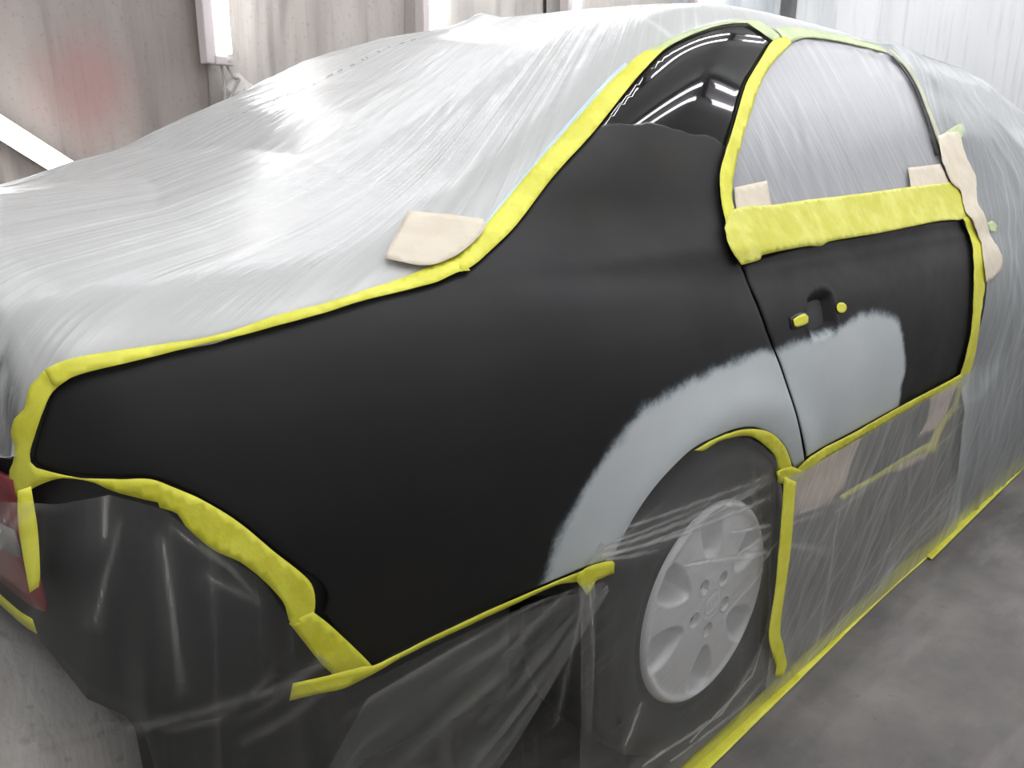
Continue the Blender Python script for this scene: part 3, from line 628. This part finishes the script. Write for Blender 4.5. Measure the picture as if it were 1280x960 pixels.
# ---------------------------------------------------------------- masking tape, each strip its own thing
TAPES = [
 ('trunk_edge', YEL, .005, .0012, 'yellow tape along the boot edge, from rear corner to window base'),
 ('roof_edge', YELG, .0045, .0006, 'pale greenish tape over the top of the roof pillar'),
 ('blue', BLUE, .0045, .0004, 'thin pale blue tape line beside the rear window pillar tape'),
 ('pillar_edge', YEL, .005, .0010, 'straight yellow tape up the rear window pillar'),
 ('corner', YEL, .002, .0022, 'crumpled yellow tape wrapped around the rear corner of black panel'),
 ('cut_upper', YEL, .0016, .0018, 'crinkled yellow tape along the curved cutout under the rear quarter panel'),
 ('cut_lower', YEL, .0028, .0012, 'short yellow tape between the cutout curve and the lower panel tip'),
 ('tab', YEL, .032, .0006, 'yellow tape tab with torn end at the lower tip of black panel'),
 ('bottom', YEL, .0022, .0006, 'narrow yellow tape along the bottom edge of the black quarter panel'),
 ('bow', YEL, .012, .0020, 'knotted yellow tape scrap at the rear of the wheel arch'),
 ('arch', YEL, .0006, .0010, 'curved yellow tape lining the top of the wheel arch'),
 ('wband', YEL2, .009, .0020, 'wide yellow tape band below the side window'),
 ('wframe', YEL, .0075, .0014, 'curved yellow tape down the rear edge of the side window'),
 ('right', YEL, .008, .0014, 'long yellow tape down the front edge of the rear door'),
 ('doorbot', YEL, .0085, .0008, 'yellow tape along the bottom edge of the rear door'),
 ('sill', YEL, .018, .0006, 'short slanted yellow tape strip on the film below the rear door'),
 ('cluster', YEL, .012, .0020, 'crumpled yellow tape patch at the front foot of the wheel arch')]
for i, (k, m, off, wr, lab) in enumerate(TAPES):
    o = patch('masking_tape', clean(OUTLINE[k]), m, None, off, .007, wr=wr, seed=i * 13 + 1, thick=.0004, loc='auto')
    tag(o, lab, 'tape', 'yellow masking tape strips')
OUTLINE['wtop'] = [tuple(to_chart(np.array(p))) for p in [(.57, -.545, 1.352), (.70, -.530, 1.365), (.90, -.520, 1.372), (1.17, -.515, 1.364), (1.18, -.535, 1.345), (.90, -.540, 1.350), (.70, -.552, 1.342), (.57, -.575, 1.315)]]
tag(patch('masking_tape', 'wtop', YELG, None, .007, .01, wr=.0006, seed=77, thick=.0004, loc='auto'), 'pale yellow tape along the top of the side window', 'tape', 'yellow masking tape strips')
tag(patch('masking_tape', 'htapeL', YEL, None, .0024, .004, wr=.0008, seed=5, thick=.0004, loc='auto'), 'small oblong yellow tape patch left of the door handle recess', 'tape', 'yellow masking tape strips')
tag(patch('masking_tape', 'htapeR', YEL, None, .0018, .004, wr=.0006, seed=6, thick=.0004, loc='auto'), 'small round yellow tape dot right of the door handle recess', 'tape', 'yellow masking tape strips')
o = strip_on_body('masking_tape', [(1.20, -.52, 1.352), (1.245, -.585, 1.285), (1.235, -.64, 1.21), (1.215, -.70, 1.11), (1.205, -.735, 1.035)], .030, tape_mat('faded_greenish_tape', (.50, .52, .38), (.58, .60, .44)), None, .012, loc='auto', thick=.0004, wr=.0006)
tag(o, 'faded greenish tape down the door pillar beside the side window', 'tape', 'yellow masking tape strips')
def ribbon(name, pts, m, lab, nrm=(0, -1, 0), wr=.001, seed=0):
    """tape strip given by its outline in space (already on its surface)"""
    P = np.array(pts, float); n = np.array(nrm, float); a = np.array([1., 0, 0]) if abs(n[0]) < .9 else np.array([0, 1., 0]); b = np.cross(n, a)
    uv = np.stack([P @ a, P @ b], 1); T, F, B = triangulate(uv, .008)
    c = P.mean(0); A = np.c_[uv, np.ones(len(uv))]; w, *_ = np.linalg.lstsq(A, P @ n, rcond=None)
    h = T @ w[:2] + w[2] + wr * fbm(T[:, 0] * 40, T[:, 1] * 40, seed, 3) + wr
    Q = T[:, :1] * a + T[:, 1:] * b + h[:, None] * n
    F2 = [tuple(f) if np.cross(Q[f[1]] - Q[f[0]], Q[f[2]] - Q[f[0]]) @ n > 0 else tuple(reversed(f)) for f in F]
    o = mesh_obj(name, Q, F2, m, loc=tuple(Q.mean(0))); solidify(o, .0005)
    return tag(o, lab, 'tape', 'yellow masking tape strips')
ribbon('masking_tape', [(-1.001, -.735, .79), (-1.006, -.745, .756), (-1.008, -.750, .697), (-1.000, -.75, .700), (-.997, -.75, .711), (-.992, -.745, .75), (-.990, -.735, .791)], YEL, 'short upright yellow tape hanging below the rear corner, beside the red lamp', seed=3)
ribbon('masking_tape', [(.154, -.885, .525), (.162, -.885, .418), (.169, -.885, .294), (.165, -.885, .188), (.190, -.885, .135), (.214, -.885, .093), (.211, -.885, .074), (.247, -.885, .055), (.259, -.885, .079), (.230, -.885, .140), (.211, -.885, .175), (.212, -.885, .277), (.215, -.885, .341), (.204, -.885, .500)], YEL, 'upright yellow tape in front of the wheel, bent near the floor', seed=4)
ribbon('floor_tape', [(-1.5, -.900, .003), (-.066, -.859, .003), (.327, -.848, .003), (1.158, -.823, .003), (1.158, -.866, .003), (.795, -.869, .003), (.332, -.885, .003), (-.024, -.897, .003), (-1.5, -.945, .003)], YEL, 'long yellow tape holding the film to the floor, nearer the wheel', (0, 0, 1), .0008, 8)
ribbon('floor_tape', [(1.125, -.834, .005), (2.237, -.806, .005), (3.4, -.78, .005), (3.4, -.83, .005), (2.08, -.853, .005), (1.105, -.880, .005)], YEL, 'farther yellow floor tape running towards the front of the car', (0, 0, 1), .0008, 9)
P_ = []
rear_patch('masking_tape', [(-.65, .600), (-.65, .618), (-.40, .615), (-.18, .625), (-.18, .605), (-.40, .595)], YEL, None, .012, .0006)
tag(bpy.data.objects[-1] if False else SC.collection.objects[-1], 'narrow yellow tape under the red tail lamp', 'tape', 'yellow masking tape strips')
# ---------------------------------------------------------------- masking paper
PAPERS = [
 ('pap_wl', PAPER, .0065, 'small cream paper square at the lower left of the side window'),
 ('pap_wr', PAPER, .0065, 'small cream paper piece at the lower right of the side window'),
 ('pap_pillar', PAPER, .012, 'tall wavy cream paper strip beside the door pillar'),
 ('pap_stub', YELG, .012, 'pale green tape stub on top of the tall cream paper'),
 ('pap_tab', YELG, .014, 'tiny pale green tab at the right edge of the tall paper'),
 ('pap_rw', PAPER, .009, 'cream paper sheet at the lower corner of the rear window'),
 ('pap_arch', PAPERP, .006, 'pinkish paper under film at the rear foot of the rear door'),
 ('pap_doorR', PAPERP, .006, 'pinkish paper strip under film near the lower front door corner'),
 ('pap_sill', PAPERP, .006, 'thin pinkish paper sliver below the slanted tape strip')]
for i, (k, m, off, lab) in enumerate(PAPERS):
    o = patch('masking_paper', clean(OUTLINE[k]), m, None, off, .010, wr=.0015 if k != 'pap_pillar' else .003, seed=i * 7 + 40, thick=.0003, loc='auto')
    tag(o, lab, 'paper' if m is not YELG else 'tape', 'pieces of masking paper' if m is not YELG else 'yellow masking tape strips')
# ---------------------------------------------------------------- plastic film
def grid_obj(name, P, UV, m, lab, loc, group=None, mask=None):
    """P: (n, k, 3) grid, UV: (n, k, 2)"""
    n, k = P.shape[:2]; F = []
    for i in range(n - 1):
        for j in range(k - 1):
            if mask is not None and not (mask[i, j] and mask[i + 1, j] and mask[i, j + 1] and mask[i + 1, j + 1]): continue
            F.append((i * k + j, (i + 1) * k + j, (i + 1) * k + j + 1, i * k + j + 1))
    o = mesh_obj(name, P.reshape(-1, 3), F, m, loc=loc)
    uvl = o.data.uv_layers.new(name='UVMap'); idx = np.empty(len(o.data.loops), np.int64); o.data.loops.foreach_get('vertex_index', idx)
    uvl.data.foreach_set('uv', UV.reshape(-1, 2)[idx].astype(np.float32).ravel())
    bm = bmesh.new(); bm.from_mesh(o.data); bmesh.ops.delete(bm, geom=[v for v in bm.verts if not v.link_faces], context='VERTS'); bm.to_mesh(o.data); bm.free()
    return tag(o, lab, 'plastic film', group or 'clear masking films over the car')
FT = film('milky_film_over_boot_and_roof', .76, .18, (.80, .81, .80), .35, 64., (.45, .72), .27, .10, .40, .05, .25)
FW = film('film_in_side_window', .42, .20, (.68, .69, .73), 1.0, 30., (.5, .72), .3, .15, .4, .10)
FS = film('film_down_front_side', .46, .30, (.72, .78, .80), 1.2, 36., (.48, .72), .3, .15, .4, .14)
FL = film('film_below_door', .27, .30, (.80, .81, .79), 1.3, 34., (.46, .70), .3, .12, .4, .16)
FH = film('film_over_wheel', .085, .32, (.82, .82, .80), .9, 26., (.58, .76), .25, .02, .3, .07)
FR = film('film_below_quarter_panel', .012, .16, (.80, .80, .76), .8, 38., (.54, .82), .30, .01, .2, .04)
# near edge of the upper film (x, y, z)
NEAR = np.array([(-1.03, -.655, .87), (-.990, -.672, .875), (-.951, -.684, .879), (-.919, -.698, .887), (-.865, -.71, .892), (-.804, -.719, .896), (-.728, -.721, .907), (-.614, -.722, .923), (-.514, -.719, .937), (-.467, -.716, .947), (-.424, -.703, .964), (-.381, -.691, .979), (-.312, -.663, 1.019), (-.245, -.648, 1.061), (-.13, -.624, 1.131), (.02, -.584, 1.219), (.106, -.571, 1.261), (.202, -.561, 1.299), (.318, -.553, 1.331), (.477, -.535, 1.358), (.604, -.551, 1.344), (.869, -.532, 1.365), (1.15, -.50, 1.362), (1.6, -.50, 1.35), (3.3, -.50, 1.1)])
def film_top():
    xs = np.concatenate([np.linspace(-1.02, 1.3, 300), np.linspace(1.31, 2.9, 100)]); k = 190
    yn = np.interp(xs, NEAR[:, 0], NEAR[:, 1]); t = np.linspace(0, 1, k)
    Y = yn[:, None] + (.80 - yn[:, None]) * t[None] ** .9; X = np.repeat(xs[:, None], k, 1)
    P0 = cast(np.stack([X.ravel(), Y.ravel(), np.full(X.size, 2.)], 1), np.array([0, 0, -1.]), .3, 1.9, 260)
    Zb = P0[:, 2].reshape(X.shape); Zb = np.where(np.isnan(Zb), .80, Zb)
    tx = [-1.02, -.95, -.88, -.70, -.57, -.45, -.29, -.14, .05, .16, .30, .42, .6, .9, 1.3, 1.85, 2.2, 2.4, 2.6, 2.9]
    tz = [.90, .930, .960, 1.003, 1.045, 1.080, 1.158, 1.220, 1.315, 1.350, 1.395, 1.408, 1.415, 1.420, 1.412, 1.392, 1.35, 1.32, 1.28, 1.19]
    zf = np.interp(X, tx, tz); crown = -.05 * np.maximum(np.abs(Y - .1) - .45, 0) / .3
    dn = Y - yn[:, None]
    w = sstep(.03, .62, dn)
    Z = Zb + w * np.maximum(zf + crown * (X < 1.2) - Zb, 0)
    D_ = np.interp(X, [1.1, 1.3, 1.85, 2.2, 2.6, 3.3], [0, -.012, .008, .05, .12, .24]) + .008; fr_ = sstep(1.1, 1.3, X)
    Z = Z * (1 - fr_) + fr_ * (1.385 - D_ + .022 * sstep(0, .4, dn) - .05 * sstep(.8, 1.3, dn))
    r = np.hypot(X - .305, Y - .12); Z += .022 * np.exp(-(r / .055) ** 1.3) * (1 - .4 * sstep(0, .1, X - .305))
    # folds
    th = np.arctan2(Y - .12 + .0, X - .335); rad = r
    f1 = fbm(th * 26, rad * 1.4, 5, 3) * np.minimum(rad, .7) * .007
    th2 = np.arctan2(Y - .25, X - 1.3); th2 = np.where(th2 < 0, th2 + 2 * math.pi, th2); f2 = fbm(th2 * 70, X * 1.6, 9, 3) * .0022
    f3 = fbm(X * 9, Y * 30, 14, 3) * .002
    left = sstep(.55, .1, X)
    Z += .0012 + .004 * sstep(.03, .10, dn) + (np.abs(f1) * sstep(-.55, -.1, Y) * left + np.abs(f2) * sstep(1.1, .5, X)) * sstep(.0, .10, dn) + f3 * .5 * sstep(.03, .09, dn)
    # rear drop and far drop
    UV = np.stack([X * .9 + .2 * Y, th2 * np.where(X < .3, 1., 1.)], -1); th2 = np.where(th2 < 0, th2 + 2 * math.pi, th2); UV[..., 1] = th2
    P = np.stack([X, Y, Z], -1)
    nd = 26
    drop = []; duv = []
    for j in range(1, nd + 1):
        s = j / nd; q = P[:, -1].copy(); q[:, 1] = .80 + .10 * min(1, s * 4) + .015 * fbm(xs * 6, 0 * xs + s * 2, 3); q[:, 2] = P[:, -1, 2] * (1 - s) + .02 * s
        q[:, 2] = np.where(s < .1, q[:, 2], q[:, 2]); drop.append(q); duv.append(np.stack([0 * xs + s * 1.2, xs], -1))
    P = np.concatenate([P, np.stack(drop, 1)], 1); UV = np.concatenate([UV, np.stack(duv, 1)], 1)
    rd = []; ru = []
    for j in range(1, 30):
        s = j / 29; q = P[0].copy(); q[:, 0] = -1.02 - .035 * math.sin(min(s * 3, 1) * 1.57) - .03 * s + .012 * fbm(q[:, 1] * 14, 0 * q[:, 1] + s * 5, 8); q[:, 2] = P[0, :, 2] - s * (P[0, :, 2] - .48) 
        rd.append(q); ru.append(np.stack([P[0, :, 2] * 0 + s * .5, P[0, :, 1]], -1))
    P = np.concatenate([np.stack(rd[::-1], 0), P], 0); UV = np.concatenate([np.stack(ru[::-1], 0), UV], 0)
    return grid_obj('plastic_film', P, UV, FT, 'large milky plastic film draped over boot, rear window and roof', (0.2, 0, 1.2)), P
ft, TP = film_top()
solidify(ft, .0004)
n_ = len(ft.data.vertices); co_ = np.empty(n_ * 3); ft.data.vertices.foreach_get('co', co_); co_ = co_.reshape(-1, 3) + np.array(ft.location)
at_ = ft.data.attributes.new('crease', 'FLOAT', 'POINT'); dr_ = sstep(-.956, -.985, co_[:, 0])
cz_ = np.abs(np.sin(fbm(co_[:, 1] * 7, co_[:, 2] * 9, 71, 2) * 9 + co_[:, 1] * 30 + co_[:, 2] * 26)) ** 14
seam_ = .3 * np.exp(-((co_[:, 0] - .315 + .35 * (co_[:, 1] - .05) ** 2) / .006) ** 2) * (np.abs(co_[:, 1]) < .58)
at_.data.foreach_set('value', (dr_ * (-.80 + .75 * cz_) + seam_).astype(np.float32))
# printed marks along the film
def marks():
    bm = bmesh.new(); rnd = random.Random(3)
    G = TP[29:, :190]
    def at(x, y):
        i = int(np.argmin(np.abs(G[:, 0, 0] - x))); j = int(np.argmin(np.abs(G[i, :, 1] - y))); return G[i, j]
    a, b = np.array((-.36, .22)), np.array((.12, .16))
    for k in range(16):
        t = k / 15; c = a + (b - a) * t; n = rnd.choice((1, 2, 3))
        for q in range(n):
            p = at(c[0] + q * .006, c[1]); w_ = .004 + .003 * rnd.random()
            vs = [bm.verts.new((p[0] + dx, p[1] + dy, p[2] + .0025)) for dx, dy in ((-w_ / 2, -.004), (w_ / 2, -.003), (w_ / 2, .004), (-w_ / 2, .003))]; bm.faces.new(vs)
    return bm_obj('printed_marks', bm, INK, None)
mk = marks(); mk['kind'] = 'stuff'; mk.parent = ft; mk.matrix_parent_inverse = Matrix.Translation(-ft.location)
def crease(o, lines, w=.0025, amp=.45, seed=1):
    n = len(o.data.vertices); co = np.empty(n * 3); o.data.vertices.foreach_get('co', co); co = co.reshape(-1, 3) + np.array(o.location); p = co[:, [0, 2]]; v = np.zeros(n); rn = np.random.default_rng(seed)
    for l in lines:
        a = amp * rn.uniform(.5, 1.); ww = w * rn.uniform(.7, 1.5); L_ = np.array(l, float); tot = np.sum(np.linalg.norm(np.diff(L_, axis=0), axis=1)); acc = 0
        for i in range(len(L_) - 1):
            ab = L_[i + 1] - L_[i]; ln = np.linalg.norm(ab); t = np.clip(((p - L_[i]) @ ab) / (ln * ln), 0, 1); d = np.linalg.norm(p - L_[i] - t[:, None] * ab, axis=1)
            g = (acc + t * ln) / tot; acc += ln
            v = np.maximum(v, a * np.exp(-(d / (ww * (.6 + 1.6 * g))) ** 2) * (1 - .65 * g) + .25 * a * np.exp(-(d / (ww * 6)) ** 2) * (1 - g))
    at = o.data.attributes.new('crease', 'FLOAT', 'POINT'); at.data.foreach_set('value', v.astype(np.float32)); return o
# ruled sheets between a top and a bottom curve
def resample(pts, n):
    P = np.array(pts, float); s = np.r_[0, np.cumsum(np.linalg.norm(np.diff(P, axis=0), axis=1))]; t = np.linspace(0, s[-1], n)
    return np.stack([np.interp(t, s, P[:, i]) for i in range(3)], 1), t
def ruled(top, bot, n, k, amp, seed, ku=22., bulge=0., fan=0.):
    A, ta = resample(top, n); B, tb = resample(bot, n); s = np.linspace(0, 1, k)
    P = A[:, None] * (1 - s[None, :, None]) + B[:, None] * s[None, :, None]
    env = np.sin(np.clip(s, 0, 1) * math.pi) ** .6
    T = ta[:, None] * (1 - s) + tb[:, None] * s; H = np.linalg.norm(B - A, axis=1).mean()
    w = amp * fbm(T * ku + fan * s[None], s[None] * 2.2 + 0 * T, seed, 3) + amp * .4 * fbm(T * ku * 3, s[None] * 5 + 0 * T, seed + 9, 2)
    dirn = np.cross(B.mean(0) - A.mean(0), A[-1] - A[0]); dirn /= np.linalg.norm(dirn)
    if dirn[1] > 0: dirn = -dirn
    P = P + dirn * ((w * env[None])[..., None] + (bulge * env[None] + 0 * w)[..., None])
    UV = np.stack([s[None] * H + 0 * T, T], -1)
    return P, UV
# wheel opening film
archt = [(-.36, -.846, .490), (-.325, -.848, .535), (-.28, -.852, .590), (-.21, -.855, .640), (-.125, -.856, .668), (-.003, -.856, .668), (.110, -.854, .632), (.175, -.852, .575), (.20, -.852, .52)]
P, UV = ruled(archt, [(-.37, -.880, .004), (.32, -.872, .004)], 300, 240, .005, 70, 14., .004)
U2 = np.stack([P[..., 0] * .97 + P[..., 2] * .28, P[..., 2] * .97 - P[..., 0] * .28], -1)
crease(grid_obj('plastic_film', P, U2, FH, 'clear film stretched over the rear wheel with taut white creases', (-.05, -.87, .3)), CREASE_WHEEL, .0026, .95)
# film below rear door
P, UV = ruled([(.165, -.878, .515), (.30, -.868, .500), (.50, -.864, .502), (.77, -.864, .510), (1.09, -.864, .517), (1.215, -.862, .525)], [(.20, -.872, .004), (1.36, -.860, .004)], 400, 180, .006, 80, 9., .006)
U2 = np.stack([P[..., 0] * .62 + P[..., 2] * .78, P[..., 2] * .62 - P[..., 0] * .78], -1)
crease(grid_obj('plastic_film', P, U2, FL, 'grey translucent film hanging below the rear door to the floor', (.7, -.87, .3)), CREASE_SILL, .0040, .40)
# film below quarter panel and around the rear
pairs = [((-1.09, .55, .80), (-1.40, .7)), ((-1.09, .0, .80), (-1.42, .0)), ((-1.07, -.50, .80), (-1.42, -.50)), ((-1.055, -.66, .79), (-1.38, -.72)), ((-1.035, -.735, .79), (-1.30, -.82)),
         ((-.975, -.755, .775), (-1.20, -.87)), ((-.934, -.765, .775), (-1.10, -.90)), ((-.892, -.780, .752), (-1.02, -.905)), ((-.862, -.790, .712), (-.95, -.905)), ((-.813, -.802, .658), (-.87, -.90)),
         ((-.772, -.804, .572), (-.81, -.90)), ((-.720, -.800, .490), (-.75, -.90)), ((-.680, -.806, .472), (-.70, -.90)), ((-.572, -.822, .486), (-.59, -.90)), ((-.457, -.838, .493), (-.475, -.895)), ((-.340, -.860, .494), (-.36, -.885))]
PT = np.array([p[0] for p in pairs]); PB = np.array([(*p[1], .004) for p in pairs])
pr_ = np.r_[0, np.cumsum(np.hypot(np.diff(PT[:, 0]) + .4 * np.diff(PB[:, 0]), np.diff(PT[:, 1])))]; pt_ = np.linspace(0, pr_[-1], 620); s_ = np.linspace(0, 1, 200)
A_ = np.stack([np.interp(pt_, pr_, PT[:, i]) for i in range(3)], 1); B_ = np.stack([np.interp(pt_, pr_, PB[:, i]) for i in range(3)], 1)
P = A_[:, None] * (1 - s_[None, :, None]) + B_[:, None] * s_[None, :, None]
env = np.sin(s_ * math.pi) ** .6
P[..., 1] -= env[None] * (.004 + .006 * np.abs(fbm(pt_[:, None] * 9 + 0 * s_[None], s_[None] * 2 + 0 * pt_[:, None], 90, 3)))
P[..., 0] -= env[None] * .006 * fbm(pt_[:, None] * 11 + 0 * s_[None], s_[None] * 2 + 0 * pt_[:, None], 92, 3)
UV = np.stack([s_[None] * .8 + 0 * pt_[:, None], pt_[:, None] * .8 + 0 * s_[None]], -1)
crease(grid_obj('plastic_film', P, UV, FR, 'nearly clear film hanging below the black quarter panel with fine creases', (-.8, -.8, .35)), CREASE_LOW, .0016, .40)
# taut bands pulled from the lower panel tip to the knotted tape
P, UV = ruled([(-.86, -.868, .36), (-.70, -.818, .462), (-.572, -.834, .482), (-.457, -.850, .492), (-.335, -.872, .496)], [(-1.10, -.935, .10), (-.80, -.925, .22), (-.55, -.912, .36), (-.335, -.884, .488)], 260, 120, .006, 96, 5., .0)
U2 = np.stack([UV[..., 1], UV[..., 0]], -1)
grid_obj('plastic_film', P, U2, film('taut_film_bands', .03, .24, (.62, .63, .57), 1.2, 34., (.42, .75), .28, .03, .25, .04), 'taut folded film band running along below the quarter panel bottom tape', (-.6, -.86, .35))
# side window film
wp = [tuple(to_chart(np.array(p))) for p in [(.52, -.575, 1.320), (.65, -.560, 1.338), (.96, -.525, 1.366), (1.20, -.52, 1.350), (1.235, -.62, 1.24), (1.205, -.70, 1.10), (1.20, -.755, .985), (.734, -.765, .975), (.357, -.765, .975), (.10, -.765, .965), (.124, -.73, 1.037), (.214, -.69, 1.119), (.348, -.634, 1.22)]]
def wlift(uv, P): return .004 * np.abs(fbm(uv[:, 0] * 16, uv[:, 1] * 3., 33, 3))
o = patch('plastic_film', wp, FW, None, .002, .010, thick=0, lift=wlift, loc='auto')
uvl = o.data.uv_layers.new(name='UVMap'); idx = np.empty(len(o.data.loops), np.int64); o.data.loops.foreach_get('vertex_index', idx)
co = np.empty(len(o.data.vertices) * 3); o.data.vertices.foreach_get('co', co); co = co.reshape(-1, 3)
uvl.data.foreach_set('uv', np.stack([co[idx, 2], co[idx, 0] + .25 * co[idx, 2]], 1).astype(np.float32).ravel())
tag(o, 'grey milky film filling the rear side window', 'plastic film', 'clear masking films over the car')
# film down the front side
zs = np.array([1.40, 1.385, 1.36, 1.32, 1.25, 1.15, 1.05, .95, .87, .78, .70, .60, .50, .40, .25, .004]); ys = np.array([-.46, -.50, -.535, -.575, -.625, -.695, -.755, -.802, -.830, -.856, -.874, -.880, -.880, -.882, -.880, -.850])
ed = np.array([1.15, 1.16, 1.19, 1.235, 1.245, 1.21, 1.20, 1.19, 1.262, 1.245, 1.225, 1.20, 1.16, 1.16, 1.20, 1.28])
sz = np.r_[0, np.cumsum(np.hypot(np.diff(zs), np.diff(ys)))]; tt = np.linspace(0, sz[-1], 130)
Z = np.interp(tt, sz, zs); Y = np.interp(tt, sz, ys); E = np.interp(tt, sz, ed)
q = np.linspace(0, 1, 170) ** 1.3
X = E[None] + (3.3 - E[None]) * q[:, None]; Zg = np.repeat(Z[None], len(q), 0); Yg = np.repeat(Y[None], len(q), 0)
dropz = (np.interp(X, [1.1, 1.3, 1.85, 2.2, 2.6, 3.3], [0, -.012, .008, .05, .12, .24]) + .008) * sstep(.9, 1.35, Zg); Zg = Zg - dropz
wv = .014 * fbm(X * 7 + Zg * 2.2, tt[None] * 1.6 + 0 * X, 44, 3) + .005 * fbm(X * 26 + Zg * 9, tt[None] * 3 + 0 * X, 45, 2)
wv *= sstep(0, .06, X - E[None]) * .9 + .1
Yb = cast(np.stack([X.ravel(), np.full(X.size, -1.6), np.minimum(Zg, 1.33).ravel()], 1), np.array([0, 1., 0]), .4, 1.5, 160)[:, 1].reshape(X.shape)
Yb = np.where(np.isnan(Yb), Yg, Yb); near_ = sstep(.10, .34, X - E[None]) ; near_ = np.clip(near_ + sstep(1.25, 1.32, Zg) + sstep(.55, .42, Zg), 0, 1)
wv *= .25 + .75 * near_
Yg = Yg * near_ + (Yb - .006) * (1 - near_)
P = np.stack([X, Yg - np.abs(wv) * .9, Zg + wv * .3 * sstep(1.2, 1.38, Zg)], -1)
UV = np.stack([tt[None] + .2 * X, X * .9 + .35 * tt[None]], -1)
grid_obj('plastic_film', P, UV, FS, 'bluish grey film hanging over the front doors to the floor', (2.1, -.8, .8))
# ---------------------------------------------------------------- pale block behind the rear corner
bm = bmesh.new()
vs = [bm.verts.new(p) for p in [(-1.34, -.52, .0), (-.86, -.52, .0), (-.86, -.16, .0), (-1.34, -.16, .0), (-1.34, -.52, .44), (-.875, -.52, .34), (-.875, -.16, .34), (-1.34, -.16, .44), (-1.32, -.44, .52), (-1.01, -.44, .52), (-.93, -.44, .44), (-.93, -.20, .44), (-1.01, -.20, .52), (-1.32, -.20, .52)]]
for f in ((0, 3, 2, 1), (0, 1, 5, 4), (1, 2, 6, 5), (2, 3, 7, 6), (3, 0, 4, 7), (4, 5, 10, 9, 8), (5, 6, 11, 10), (6, 7, 13, 12, 11), (7, 4, 8, 13), (8, 9, 12, 13), (9, 10, 11, 12)): bm.faces.new([vs[i] for i in f])
bmesh.ops.recalc_face_normals(bm, faces=bm.faces); bmesh.ops.bevel(bm, geom=list(bm.edges), offset=.012, segments=2, affect='EDGES')
o = bm_obj('padded_stand', bm, drape_mat('speckled_pale_wrap', (.84, .80, .76), (.9, .87, .83), None, .4), None, True)
tag(o, 'pale speckled padded stand under the film at the rear corner of the car', 'stand')
